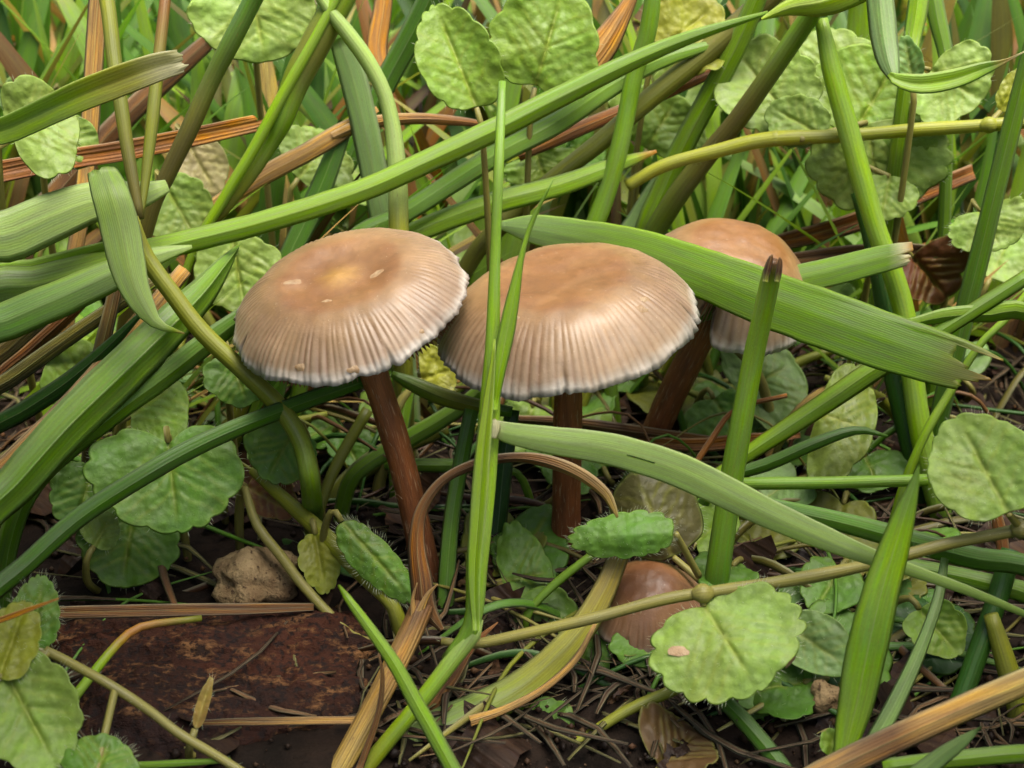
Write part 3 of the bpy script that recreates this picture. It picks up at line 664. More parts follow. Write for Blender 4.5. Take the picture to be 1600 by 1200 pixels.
# --- dead grass
dg = root_empty('dead_grass', P(530, 1215, 10.3), 'brown dead grass leaf curling over like a hook between the two large mushrooms', 'dead grass')
blade('', [(690, 985, 8), (664, 950, 32), (657, 905, 33), (652, 850, 26), (660, 797, 19), (692, 752, 15), (742, 727, 17), (800, 716, 16), (850, 722, 21), (900, 741, 19), (940, 770, 16), (955, 792, 11), (964, 809, 4)], (10.7, 10.5), [(0, 'brown'), (.25, 'rust'), (.42, 'brown'), (.6, 'dbrown'), (.72, 'brown'), (.88, 'tan'), (1, 'straw')], name='curled_leaf', parent=dg, mat=MD_, wav=.25, roll=20, roll2=-50, fold=.7, veins=5, n=80)
blade('', [(515, 1230, 34), (560, 1150, 36), (605, 1065, 36), (640, 995, 38), (662, 945, 36)], (10.3, 10.65), [(0, 'straw'), (.7, 'tan'), (1, 'brown')], name='dry_sheath', parent=dg, mat=MD_, kind='tube', rib=.06)
for a in ([(655, 960, 14), (668, 930, 8), (684, 912, 2)], [(648, 965, 12), (645, 935, 6), (652, 910, 2)]):
    blade('', a, 10.55, 'tan', name='frayed_strip', parent=dg, mat=MD_, fold=.3, veins=2, n=12)
blade('short brown dead blade pointing up beside the shoot base', [(600, 1215, 24), (650, 1130, 30), (700, 1060, 30), (735, 1010, 16), (778, 972, 2)], (10.7, 10.9), [(0, 'tan'), (.5, 'brown'), (1, 'rust')], fold=.4, veins=4, **straw)
blade('thin twisted brown shred beside the dead grass base', [(560, 1205, 12), (590, 1120, 10), (598, 1060, 7), (592, 1020, 3)], 10.2, 'brown', fold=.5, veins=2, **straw)
blade('rusty dead grass stalk lying level across the left blades', [(-60, 282, 34), (0, 269, 34), (100, 250, 32), (190, 236, 32), (300, 214, 30), (420, 188, 26)], (12.3, 13.0), [(0, 'rust'), (.5, 'rust'), (1, 'orange')], fold=-.3, veins=3, torn=.05, **straw)
blade('striated tan dead blade leaning up to the curved olive stem', [(300, 345, 18), (350, 312, 26), (420, 270, 30), (480, 238, 30), (535, 205, 28), (590, 170, 10)], (13.3, 13.6), 'tan', fold=.2, veins=7, **straw)
blade('thin curved brown ribbon arching behind the small two-lobed leaf', [(520, 214, 14), (570, 194, 20), (640, 186, 18), (700, 188, 16), (760, 196, 10), (800, 215, 6)], 13.5, [(0, 'tan'), (1, 'rust')], fold=.3, veins=4, **straw)
blade('brown dead ribbon behind the olive slanting stem above the domed cap', [(1120, 110, 16), (1040, 145, 20), (960, 178, 22), (880, 212, 24), (810, 245, 16)], 13.9, 'rust', fold=.3, veins=4, **straw)
blade('orange dead leaf blade pointing up behind the long grooved blade', [(1000, -30, 10), (978, 15, 26), (945, 70, 46), (905, 120, 44), (868, 152, 18), (850, 168, 4)], 13.5, [(0, 'orange'), (1, 'tan')], fold=.25, veins=4, **straw)
blade('vertical pale tan straw at the top left behind the cut blade', [(156, -40, 28), (150, 40, 29), (144, 140, 29), (138, 230, 28), (126, 340, 26), (110, 440, 24)], (13.2, 13.6), 'tan', root='end', fold=.4, veins=4, **straw)
blade('dull reddish straw leaning at the top left behind the yellowish stem', [(330, 60, 26), (230, 150, 34), (170, 210, 36), (100, 290, 36), (40, 360, 30)], 14.2, 'brown', root='end', fold=.3, **straw)
blade('papery tan stalk at the top edge right of the browned sheath', [(606, -40, 26), (598, 20, 30), (590, 80, 32), (600, 130, 26), (610, 200, 20)], 14.0, 'orange', root='end', fold=.4, **straw)
blade('bleached tan straw at the left edge above the brown stalks', [(-50, 602, 26), (20, 540, 26), (60, 505, 24), (110, 468, 14)], 12.4, [(0, 'tan'), (1, 'straw')], root='start', fold=.4, veins=3, **straw)
blade('red-brown straw under the bleached straw at the left edge', [(-20, 610, 20), (50, 545, 22), (110, 490, 22), (150, 450, 14)], 12.7, 'rust', root='start', fold=.3, veins=3, **straw)
blade('tan-olive stalk rising from the left edge under the wide pale blade', [(-50, 640, 26), (20, 590, 27), (90, 540, 26), (160, 492, 24), (240, 440, 18)], 12.2, [(0, 'tan'), (.6, 'umber'), (1, 'umber')], root='start', fold=.5, veins=4, **straw)
blade('thick brown dead stalk along the back of the pale-ribbed wide blade', [(-50, 790, 34), (30, 712, 38), (100, 645, 38), (160, 580, 38), (225, 500, 32), (290, 420, 24)], (11.3, 12.3), [(0, 'brown'), (1, 'tan')], root='start', fold=.4, veins=6, **straw)
blade('dark brown split stalk standing behind the drooping leaf', [(148, 600, 20), (160, 540, 24), (172, 490, 22), (184, 435, 20), (200, 370, 12)], 12.1, [(0, 'dbrown'), (.5, 'umber'), (1, 'brown')], root='start', fold=.6, veins=3, **straw)
blade('brown straw lying level on the rotten bark', [(60, 958, 20), (150, 956, 20), (260, 954, 20), (380, 952, 18), (490, 949, 12)], (11.25, 11.55), 'brown', fold=-.4, veins=4, **straw)
blade('grey-brown thin twig along the front edge of the bark', [(300, 1130, 8), (380, 1128, 12), (460, 1127, 12), (560, 1126, 12)], (10.45, 10.5), [(0, 'dbrown'), (1, 'tan')], fold=-.4, veins=3, **straw)
blade('short golden needle tip over the lower left leaves', [(-20, 976, 10), (30, 958, 9), (92, 935, 3)], 9.5, 'orange', fold=-.4, veins=2, **straw)
blade('green to orange thin stem bending over the bark', [(85, 1135, 16), (110, 1098, 16), (155, 1040, 15), (190, 1000, 14), (225, 978, 13), (315, 966, 10)], (10.2, 11.0), [(0, 'bright'), (.5, 'bright'), (.7, 'orange'), (1, 'olive')], root='start', **stem)
blade('reddish dead stalk lying behind the frayed cut blade', [(1180, 385, 20), (1260, 368, 30), (1340, 345, 32), (1420, 310, 30), (1520, 268, 26)], 14.2, 'rust', fold=-.3, veins=5, **straw)
blade('second reddish straw under the frayed cut blade', [(1240, 405, 22), (1330, 395, 26), (1420, 392, 26), (1500, 400, 18)], 13.9, 'brown', fold=-.3, veins=4, **straw)
blade('thin rusty straw beneath the olive leaf right of the mushrooms', [(1010, 690, 16), (1090, 695, 22), (1160, 688, 22), (1250, 680, 10)], 13.3, 'rust', fold=-.3, veins=3, **straw)
blade('brown fibre leaning between the stems behind the cut stalk', [(1075, 745, 10), (1110, 690, 10), (1150, 640, 8), (1230, 618, 8)], 12.9, 'rust', fold=.3, veins=2, **straw)
blade('dull brown straw under the arching leaf behind the domed mushroom stem', [(800, 655, 12), (900, 662, 18), (1000, 676, 20), (1120, 690, 14)], 13.5, 'brown', fold=.3, veins=3, **straw)
blade('small tan chip of straw standing under the notched leaf on the right', [(1555, 800, 18), (1566, 850, 20), (1572, 920, 18)], 11.6, 'rust', fold=.3, **straw)
# stalks in the shade under the caps
blade('dim grey-green stalk standing behind the shoot under the caps', [(738, 640, 22), (722, 720, 25), (708, 800, 26), (700, 880, 27), (694, 985, 28)], (12.2, 11.9), 'leafd', root='end', spread=.1, fold=.5, veins=4)
blade('bent olive-green blade under the gap between the two caps', [(612, 584, 10), (645, 600, 24), (690, 620, 28), (740, 634, 24), (800, 645, 18)], 12.5, [(0, 'mid'), (.6, 'yolive'), (1, 'dark')], fold=.3, veins=4)
blade('dim blade leaning right behind the tilted mushroom stem', [(560, 735, 26), (630, 690, 28), (690, 655, 28), (740, 620, 24), (800, 560, 20)], 12.9, 'mid', root='start', fold=.4)
blade('low level blade in the dark behind the tilted mushroom stem', [(600, 726, 16), (660, 727, 22), (730, 728, 20), (800, 735, 12)], 13.0, 'mid', root='end', fold=.4)
blade('dim upright blade just right of the shoot in the shade', [(800, 640, 22), (788, 720, 28), (780, 800, 28), (772, 880, 26)], 12.6, 'deep', root='end', spread=.1, fold=.3)
blade('dim upright blade behind the tilted mushroom stem', [(640, 600, 20), (628, 660, 26), (620, 720, 24)], 13.2, 'mid', root='end', spread=.2, fold=.3)
blade('thin olive stalk leaning right behind the tilted mushroom', [(575, 640, 18), (540, 700, 18), (515, 750, 18), (495, 810, 18)], (12.9, 12.7), 'olive', root='end', spread=.1, **stem)
blade('dim broad blade slanting under the tilted cap', [(500, 800, 26), (560, 740, 34), (620, 700, 34), (700, 670, 20)], 13.3, 'olive', root='start', fold=.3)
blade('olive creeping stem leaning over the tan lump', [(380, 760, 12), (400, 818, 15), (440, 870, 16), (472, 913, 16), (515, 960, 16), (556, 997, 16), (610, 1006, 12)], (11.9, 11.4), 'stemt', root='start', **stem)
blade('pale hairy creeping stem running down to the curled leaf under the tilted cap', [(395, 735, 16), (450, 785, 22), (500, 830, 26), (560, 890, 28), (610, 940, 24)], (12.3, 11.4), 'yolive', root='end', **stem)
blade('thin green twig crossing behind the split yellow blade', [(900, 845, 10), (940, 855, 12), (870, 910, 14), (830, 950, 12)][1:], 11.6, 'mid', root='end', **stem)
blade('olive creeping stem at the bottom under the round notched leaf', [(830, 1190, 16), (900, 1160, 16), (980, 1110, 18), (1060, 1075, 18), (1130, 1040, 16)], (10.6, 10.7), 'yolive', **stem)
blade('thin level green blade at the bottom edge left of the yellow blade', [(190, 1196, 10), (270, 1193, 12), (360, 1188, 8)], 9.9, 'mid', fold=.3)

# ------------------------------------------------------------------ speedwell leaves
def leaf(name, cx, cy, d, Lpx, Wpx, ang, up, col, parent=None, label=None, cat='leaf', group=None, notch=.3, teeth=7, tdep=.10,
         cup=.12, curl=.12, hairs=70, seed=None, veins=True, tilt=0, petiole=None, res=1.0, quilt=1.0, group_=None, pcol='stemt', hl=.07, side=0):
    leaf.k += 1; seed = seed or leaf.k
    if isinstance(col, str): col = C[col]
    c = P(cx, cy, d); V = (c - CAM).normalized(); k = d / FPX
    Nn = (-V).lerp(Vector((0, 0, 1)), up) + RT * tilt; Nn.normalize()
    a = D2R(ang); Ds = RT * math.cos(a) + UP * math.sin(a); Ds = (Ds - V * Ds.dot(V)).normalized()
    s = -(Ds.dot(Nn)) / (V.dot(Nn)); Yv = Ds + V * s; L = Lpx * k * min(Yv.length, 2.2); Yv.normalize()
    Xv = Yv.cross(Nn).normalized(); xp = (Xv - V * Xv.dot(V)).length; W = Wpx * k / max(.45, xp)
    nr, na = int(20 * res) + 3, int(120 * res)
    m = M(); rows = []; ns = seed * 4.7
    outline = []; rl = random.Random(seed * 13 + 1); tap = rl.uniform(.05, .5); asym = rl.uniform(-.10, .10); teeth = teeth * 1.35; tdep = tdep * 1.25
    for j in range(na):
        ph = 2 * math.pi * j / na                       # 0 = tip
        q = abs((ph + math.pi) % (2 * math.pi) - math.pi)  # 0 tip .. pi base
        tt = abs(math.sin(teeth * ph * .5 * (1 + .03 * math.sin(ph * 3 + ns)) + .3)) ** .6
        r = 1 + tdep * (tt - .6) * (1 - sstep(2.3, 2.9, q)) * (.8 + .6 * noise.noise(Vector((ph * 1.5, ns, 0))))
        r *= 1 - notch * math.exp(-((q - math.pi) / .30) ** 2)
        r *= 1 + .05 * noise.noise(Vector((math.cos(ph) * 1.4, math.sin(ph) * 1.4, ns)))
        r *= 1 + .05 * math.cos(2 * (ph - 2.2)) * (1 if q > 1 else .5)
        oy = r * math.cos(ph) * .5
        outline.append((r * math.sin(ph) * .5 * (1.04 - tap * (oy + .12)) * (1 + asym * math.sin(ph)), oy))
    def height(x, y):
        X_, Y_ = x * W, y * L
        h = cup * W * (abs(x) * 2) ** 1.5 * .5 - curl * L * (y + .1) ** 2 * 1.2
        h += .07 * W * noise.noise(Vector((x * 2.2, y * 2.2, ns))) + .022 * W * max(0, (abs(x) + abs(y) - .35)) * 6 * noise.noise(Vector((x * 6, y * 6, ns + 3)))
        if veins:
            mid = math.exp(-(X_ / .022) ** 2) * (1 - sstep(.1, .5, y))
            h -= .022 * mid * quilt
            lv = 0
            for q, sl in ((-.38, 1.0), (-.22, .9), (-.05, .8), (.12, .7)):
                dist = (y - q - sl * abs(x) * W / L * .9) * L
                lv = max(lv, math.exp(-(dist / .026) ** 2) * (1 - sstep(.30, .5, abs(x))))
            h -= .006 * lv * quilt
        h += .006 * quilt * noise.noise(Vector((X_ * 9, Y_ * 9, ns))) + .008 * noise.noise(Vector((X_ * 22, Y_ * 22, ns)))
        return h
    def pos(x, y):
        return c + Xv * (x * W) + Yv * (y * L) + Nn * height(x, y)
    for i in range(nr + 1):
        s = (i / nr) ** .8; row = []
        for j in range(na if i else 1):
            ox, oy = outline[j]; x, y = ox * s, -.06 * (1 - s) + oy * s
            q = col
            md = math.exp(-((x * W) / .018) ** 2) * (1 - sstep(.15, .5, y)) if veins else 0
            q = mix(q, mix(col, C['ylw'], .6), md * .55)
            if veins and res > .8:
                for vq, sl in ((-.38, 1.0), (-.22, .9), (-.05, .8), (.12, .7)):
                    dist = (y - vq - sl * (abs(x) * W / L) ** .85 * .9 + .012 * math.sin(x * 30 + ns)) * L
                    q = mix(q, mix(col, C['ylw'], .5), math.exp(-(dist / .016) ** 2) * .4 * (1 - sstep(.30, .5, abs(x))))
            if s > .95: q = mix(q, C['leafp'], .25)
            row.append(m.add(pos(x, y), (x * W, y * L), q))
        rows.append(row)
    nt_ = len(m.v)
    for i in range(nr):
        r0, r1 = rows[i], rows[i + 1]
        for j in range(na):
            j2 = (j + 1) % na
            if i == 0: m.f.append((r0[0], r1[j2], r1[j]))
            else: m.f.append((r0[j], r0[j2], r1[j2], r1[j]))
    # underside (coarse) and rim: gives the leaf its thickness
    und = []
    for i in range(0, nr, 3):
        row = []
        for t in rows[i]:
            row.append(m.add(m.v[t] - Nn * .016, m.uv[t], mix(m.c[t], C['leafb'], .4)))
        und.append(row)
    und.append([t for t in rows[-1]])
    for i in range(len(und) - 1):
        r0, r1 = und[i], und[i + 1]
        for j in range(na):
            j2 = (j + 1) % na
            if i == 0: m.f.append((r0[0], r1[j], r1[j2]))
            else: m.f.append((r0[j], r1[j], r1[j2], r0[j2]))
    o = m.build(name, ML_, parent, origin=None if parent is not None else pos(0, -.5 * (1 - notch)))
    if parent is None: setp(o, label, cat, group)
    if hairs:
        hm = M(); rnd = random.Random(seed)
        for _ in range(int(hairs)):
            j = rnd.randrange(na); ox, oy = outline[j]; q = pos(ox, oy)
            dv = Xv * ox * W + Yv * oy * L; dv.normalize()
            hair(hm, q, dv + Nn * rnd.uniform(-.2, .7), rnd.uniform(.4, 1.1) * hl * .85, .0014)
        for _ in range(int(hairs * .9)):
            j = rnd.randrange(na); s = rnd.random() ** .5; ox, oy = outline[j]; q = pos(ox * s, oy * s)
            hair(hm, q, Nn + Vector((rnd.uniform(-.6, .6), rnd.uniform(-.6, .6), 0)), rnd.uniform(.4, .9) * hl * .6, .0012)
        h = hm.build('hair_fringe', MH_, o); h['kind'] = 'stuff'
    if petiole is not None:
        b = pos(0, -.5 * (1 - notch)); pm = M()
        pts = [(*b, .05)]
        if petiole == 'ground':
            g = b - Yv * .5; g.z = 0; g = Vector((b.x + (g.x - b.x) * .7, b.y + .35, 0)); g.z = gz(g.x, g.y) - .1
            md = b.lerp(g, .4) - Yv * .15
            pts += [(*(b - Yv * .12 - Nn * .02), .055), (*md, .065), (*g, .075)]
        else:
            g = petiole; pts += [(*b.lerp(g, .5), .055), (*g, .06)]
        tube(pm, pts, C[pcol], K=8, n=14); pm.build('petiole', MS_, o)
    return o
leaf.k = 0
def creeper(label, pts, d, col, nodes, leaves_kw, hairs=160, root=None):
    wp = world_pts(pts, d)
    if root: wp = rooted(wp, root)
    r = root_empty('speedwell_plant', Vector(wp[0][:3]), label, 'plant')
    m = M(); st = tube(m, wp, [(0, C[col]), (1, C[col])], K=14, n=80, seed=hairs, wav=.12); so = m.build('stem', MS_, r)
    hm = M()
    for _ in range(hairs):
        p, wd = random.choice(st); dv = Vector((random.uniform(-1, 1), random.uniform(-1, 1), random.uniform(-.6, 1))).normalized()
        hair(hm, p + dv * wd * .4, dv, random.uniform(.03, .06), .0012)
    h = hm.build('hair_fringe', MH_, so); h['kind'] = 'stuff'
    for (x, y, dd, rad) in nodes:
        nm = M(); c = P(x, y, dd)
        tube(nm, [(*P(x - rad * 1.2, y + 2, dd), .06), (*P(x - rad * .4, y, dd), .14), (*P(x + rad * .4, y - 1, dd), .14), (*P(x + rad * 1.2, y - 2, dd), .06)], C[col], K=12, n=12)
        nm.build('node', MS_, r)
    for kw in leaves_kw:
        kw = dict(kw); pp = kw.pop('pet', None)
        if pp: kw['petiole'] = P(*pp)
        leaf('leaf', parent=r, **kw)
    return r
creeper('trailing hairy olive stem with a round notched leaf hanging low in front of the mushrooms',
        [(1680, 806, 20), (1600, 826, 20), (1540, 838, 19), (1480, 850, 19), (1420, 866, 19), (1350, 884, 20), (1250, 904, 20), (1130, 922, 19), (1040, 936, 19), (930, 965, 18), (820, 990, 17), (740, 1006, 16), (690, 1002, 12)], (10.2, 10.55), 'stemt', [(1098, 928, 10.38, 14), (1594, 827, 10.2, 12)],
        [dict(cx=1136, cy=1002, d=10.15, Lpx=172, Wpx=232, ang=-58, up=.35, col='leafp', notch=.18, teeth=11, hairs=110, cup=-.05, pet=(1098, 930, 10.38), seed=21, tilt=-.1),
         dict(cx=1538, cy=728, d=10.15, Lpx=178, Wpx=166, ang=118, up=.25, col='leafp', notch=.12, teeth=11, hairs=60, cup=.06, pet=(1594, 825, 10.2), seed=22, tdep=.05),
         dict(cx=1275, cy=1008, d=10.75, Lpx=130, Wpx=92, ang=-35, up=.3, col='leafb', notch=.1, teeth=5, hairs=14, quilt=.4, pet=(1140, 925, 10.42), seed=23, tdep=.04)], hairs=260)
nl = [o for o in bpy.data.objects if o.name == 'leaf'][0]
mw = [nl.matrix_local @ v.co / S + s_origin[nl.parent.name] for v in nl.data.vertices]
for (fx, fy, fw, fh) in ((1062, 1017, 34, 13), (1236, 1032, 26, 15)):
    vi = min(range(len(mw)), key=lambda i: (proj(mw[i])[0] - fx) ** 2 + (proj(mw[i])[1] - fy) ** 2); p0 = mw[vi]; nn = nl.data.vertices[vi].normal.copy()
    if nn.dot(CAM - p0) < 0: nn = -nn
    xs = (RT - nn * RT.dot(nn)).normalized(); ys = nn.cross(xs); fm = M(); kk = 10.15 / FPX; ce = fm.add(p0 + nn * .012, (0, 0), C['white']); ids = []
    for q in range(12):
        an = q * math.tau / 12; rr = 1 + .5 * noise.noise(Vector((math.cos(an) * 2, math.sin(an) * 2, fx)))
        ids.append(fm.add(p0 + (xs * math.cos(an) * fw + ys * math.sin(an) * fh * 1.3) * .5 * kk * rr + nn * .004, (q, 1), C['white']))
    for q in range(12): fm.f.append((ce, ids[q], ids[(q + 1) % 12]))
    fm.build('dry_scar', MT2_, nl)
creeper('pale creeping stem with broad scalloped leaves crossing behind the tall smooth stem',
        [(980, 290, 20), (1040, 258, 21), (1120, 236, 22), (1200, 218, 24), (1320, 212, 21), (1430, 203, 21), (1540, 196, 21), (1640, 188, 20)], (13.5, 12.6), 'leafy', [(1212, 217, 13.1, 14), (1545, 196, 12.7, 12)],
        [dict(cx=1196, cy=135, d=13.45, Lpx=168, Wpx=140, ang=128, up=.3, col='leafp', notch=.15, teeth=9, hairs=30, pet=(1212, 217, 13.1), seed=31, cup=.2),
         dict(cx=1245, cy=188, d=13.2, Lpx=100, Wpx=80, ang=150, up=.3, col='leafp', notch=.1, teeth=9, hairs=20, seed=37, cup=.1, pet=(1212, 217, 13.1)),
         dict(cx=1366, cy=152, d=13.35, Lpx=160, Wpx=215, ang=60, up=.25, col='leaf', notch=.1, teeth=9, hairs=30, pet=(1250, 216, 13.0), seed=32, quilt=1.6),
         dict(cx=1366, cy=258, d=13.3, Lpx=150, Wpx=205, ang=-80, up=-.05, col='leafp', notch=.1, teeth=9, hairs=60, pet=(1250, 218, 13.0), seed=33),
         dict(cx=1385, cy=305, d=13.1, Lpx=70, Wpx=90, ang=-100, up=.3, col='leafp', notch=.1, teeth=7, hairs=20, seed=34, cup=-.2, pet=(1330, 250, 13.3)),
         dict(cx=1300, cy=105, d=13.6, Lpx=120, Wpx=150, ang=85, up=.2, col='leafp', notch=.1, teeth=7, hairs=20, seed=35, pet=(1240, 214, 13.2)),
         dict(cx=1580, cy=140, d=12.7, Lpx=75, Wpx=34, ang=62, up=.2, col='leafy', notch=.05, teeth=5, hairs=16, pet=(1545, 194, 12.7), seed=36)], hairs=160)
creeper('thin pale creeping stem with hairy quilted leaves in the lower left corner',
        [(70, 1016, 15), (110, 1036, 15), (175, 1072, 15), (230, 1108, 15), (280, 1146, 15), (340, 1182, 15), (400, 1220, 15)], (9.9, 9.9), 'stemt', [],
        [dict(cx=42, cy=1112, d=9.6, Lpx=200, Wpx=150, ang=-62, up=.2, col='leafp', notch=.1, teeth=9, hairs=60, pet=(78, 1020, 9.9), seed=41, quilt=1.8, cup=.3),
         dict(cx=18, cy=1000, d=9.7, Lpx=130, Wpx=80, ang=70, up=.3, col='leafy', notch=.1, teeth=9, hairs=50, pet=(78, 1020, 9.9), seed=42, quilt=1.5),
         dict(cx=58, cy=958, d=9.95, Lpx=120, Wpx=74, ang=82, up=.15, col='leafd', notch=.1, teeth=11, hairs=80, pet=(80, 1020, 9.95), seed=43),
         dict(cx=158, cy=1188, d=9.55, Lpx=84, Wpx=120, ang=70, up=.35, col='leafd', notch=.2, teeth=9, hairs=70, seed=44, cup=-.2, pet=(180, 1076, 9.9))], hairs=60, root=None)
LV = 'speedwell_leaf'
def sl_(label, *a, **k):
    k.setdefault('petiole', 'ground'); leaf(LV, *a, label=label, **k)
sl_('large heart-shaped leaf with deep notch below the slim dark green blade', 268, 742, 11.5, 178, 226, -84, .25, 'leafd', notch=.42, teeth=9, hairs=50, cup=.10, seed=3)
sl_('small scalloped leaf behind the long olive curved stem', 440, 706, 12.1, 100, 112, -118, .2, 'leafd', notch=.25, teeth=9, hairs=20, seed=4)
sl_('dark round leaf in shade below the heart-shaped leaf', 200, 850, 12.0, 130, 148, -100, .3, 'leafd', notch=.2, teeth=7, hairs=16, seed=5)
sl_('dim leaf partly behind the heart-shaped leaf near the left edge', 132, 775, 11.9, 110, 104, -110, .3, 'leafd', notch=.2, teeth=9, hairs=20, seed=6)
sl_('two-lobed leaf behind the pale-ribbed wide blade', 232, 628, 11.95, 116, 150, 35, .3, 'leaf', notch=.4, teeth=5, hairs=24, seed=7, tdep=.05)
sl_('smooth leaf standing behind the dark edge blade on the left', 118, 588, 12.3, 120, 92, 70, .2, 'leaf', notch=.15, teeth=5, hairs=10, seed=8, tdep=.04)
sl_('rounded leaf shaded under the left side of the tilted cap', 372, 592, 12.3, 90, 104, -70, .2, 'leafd', notch=.2, teeth=7, hairs=12, seed=9)
sl_('round pale leaf at the top edge behind the dark olive stem', 402, 30, 12.9, 128, 190, -80, .2, 'leafp', notch=.1, teeth=11, hairs=30, seed=10, tdep=.04)
sl_('folded scalloped leaf left of the shoot tip', 714, 92, 12.6, 176, 118, 112, .15, 'leaf', notch=.1, teeth=9, hairs=30, cup=.35, seed=11)
sl_('upright scalloped leaf right of the shoot tip', 856, 66, 12.9, 180, 172, 74, .05, 'leaf', notch=.2, teeth=9, hairs=30, seed=12, quilt=1.6)
sl_('yellowing leaf with ragged edge at the top behind the green stalk', 1075, 42, 13.6, 120, 150, 40, .3, 'leafy', notch=.1, teeth=9, hairs=20, seed=13, cup=.3)
sl_('pale rounded leaf behind the bright boat-shaped tip', 1492, 130, 12.9, 98, 136, -30, .25, 'leafp', notch=.1, teeth=7, hairs=16, seed=14)
sl_('small curled leaf beside the pale striped blade', 1420, 92, 12.5, 74, 38, 100, .1, 'leafb', notch=.1, teeth=5, hairs=16, seed=15, cup=.4)
sl_('crumpled brown dead leaf behind the white frayed cut end', 1452, 428, 13.4, 90, 110, -50, .2, lin((132, 84, 46), KG), notch=.1, teeth=5, tdep=.25, hairs=0, cup=.5, curl=.5, quilt=4, seed=62)
sl_('pale hairy leaf at the right edge above the torn blade', 1546, 356, 12.9, 74, 130, -60, .35, 'leafp', notch=.15, teeth=11, hairs=50, seed=16)
sl_('dim green leaf behind the green stalk above the domed cap', 1034, 192, 14.2, 100, 168, 60, .2, 'leaf', notch=.1, teeth=7, hairs=24, seed=17)
sl_('narrow fuzzy leaf behind the shoot above the domed cap', 846, 262, 14.0, 52, 116, -70, .3, 'leaf', notch=.1, teeth=5, hairs=40, seed=18)
sl_('bright leaf behind the cut blade at the left edge', 66, 196, 11.9, 110, 160, 20, .25, 'leafp', notch=.1, teeth=5, hairs=30, seed=19, cup=.25)
sl_('soft pale leaf under the bright cut blade beside the vertical straw', 110, 222, 12.6, 90, 90, -40, .2, 'leafp', notch=.1, teeth=5, hairs=10, seed=20)
sl_('pale green leaf filling the gap below the narrow V of stems', 282, 330, 13.2, 130, 110, -60, .2, 'leafp', notch=.2, teeth=7, hairs=12, seed=24)
sl_('pale leaf tucked behind the left edge of the tilted cap', 372, 425, 13.0, 130, 130, -80, .1, 'leafp', notch=.2, teeth=7, hairs=10, seed=25, quilt=1.8)
sl_('pale leaf behind the striated dead blade', 492, 246, 14.0, 90, 120, 50, .3, 'leafp', notch=.1, teeth=7, hairs=24, seed=26)
sl_('tan withered leaf behind the dark olive slanting stem', 312, 255, 13.7, 110, 80, -60, .2, lin((206, 190, 130), KG), notch=.1, teeth=5, hairs=6, seed=27)
sl_('curled-under bumpy hairy leaf in front of the low mushroom', 974, 836, 10.85, 172, 70, 183, .2, 'leafd', notch=.05, teeth=11, hairs=110, cup=-.4, curl=.25, quilt=2.6, veins=False, tdep=.14, seed=28, petiole=P(1092, 900, 11.2), hl=.06)
sl_('brownish-green hairy leaf back arched behind the curled bumpy leaf', 1022, 806, 11.35, 150, 132, 115, -.05, lin((112, 108, 62), KG), notch=.05, teeth=5, hairs=70, cup=-.5, curl=.35, seed=29, petiole=P(1092, 905, 11.3), quilt=.5)
sl_('folded hairy leaf lying beside the pale creeping stem under the tilted cap', 590, 876, 11.35, 172, 62, -48, .1, 'leafd', notch=.02, teeth=13, hairs=160, cup=-.4, seed=30, hl=.09)
sl_('small three-lobed shaded leaf at the bottom behind the yellow blade', 832, 1140, 10.75, 108, 124, -75, .3, 'leafd', notch=.35, teeth=7, hairs=20, tdep=.1, seed=45)
sl_('dark oval leaf hanging in shade left of the round notched leaf', 910, 1034, 11.25, 130, 84, -95, .2, 'leafd', notch=.1, teeth=5, hairs=12, seed=46)
sl_('dark broad leaf in shade behind the shoot base', 830, 985, 11.7, 130, 150, -60, .35, 'leafd', notch=.2, teeth=7, hairs=16, seed=47)
sl_('dim leaf on the ground right of the hooked dead grass', 820, 900, 12.1, 90, 150, 10, .5, 'leafd', notch=.2, teeth=9, hairs=16, seed=48)
sl_('olive translucent leaf right of the upright cut stalk', 1318, 660, 12.75, 96, 196, -12, .45, lin((134, 156, 60), KG), notch=.1, teeth=5, hairs=36, seed=49, quilt=.5, cup=-.1)
sl_('broad dim leaf in shade under the split mushroom', 1195, 592, 14.1, 110, 190, 30, .35, 'leafb', notch=.2, teeth=7, hairs=20, seed=50)
sl_('dim leaf low in shade behind the upright cut stalk', 1135, 655, 14.0, 100, 110, -60, .3, 'leafd', notch=.2, teeth=7, hairs=14, seed=51)
sl_('small bent leaf low between the blades at lower right', 1466, 985, 10.95, 96, 84, -50, .3, 'leaf', notch=.1, teeth=5, hairs=16, seed=52, tdep=.12, cup=.3)
sl_('fuzzy yellowish leaf in the gap under the two caps', 684, 584, 13.2, 54, 90, 20, .2, 'leafy', notch=.05, teeth=5, hairs=40, seed=53)
sl_('tiny green seedling leaf at the base of the bright pointed blade', 1300, 1160, 9.9, 44, 34, 80, .2, 'leaf', notch=.05, teeth=5, hairs=8, seed=54)
sl_('yellow-olive lobed leaf hanging beside the hairy creeping stem', 500, 878, 11.7, 98, 58, -80, .1, 'leafy', notch=.1, teeth=7, tdep=.14, hairs=8, seed=55)
sl_('small pale leaf lying under the dark leaf above the straw', 160, 828, 11.6, 60, 60, 60, .3, 'leafp', notch=.1, teeth=5, hairs=16, seed=56)
sl_('withered tan leaf curled on the litter beside the tan lump', 420, 780, 12.4, 90, 70, -30, .4, lin((150, 100, 62), KG), notch=.1, teeth=5, hairs=6, seed=57, cup=.5, quilt=.5)
sl_('thin dry upright leaf scrap standing on the bark front', 318, 1098, 10.1, 84, 20, 72, .1, 'straw', notch=.02, teeth=5, hairs=14, seed=58, cup=.4)

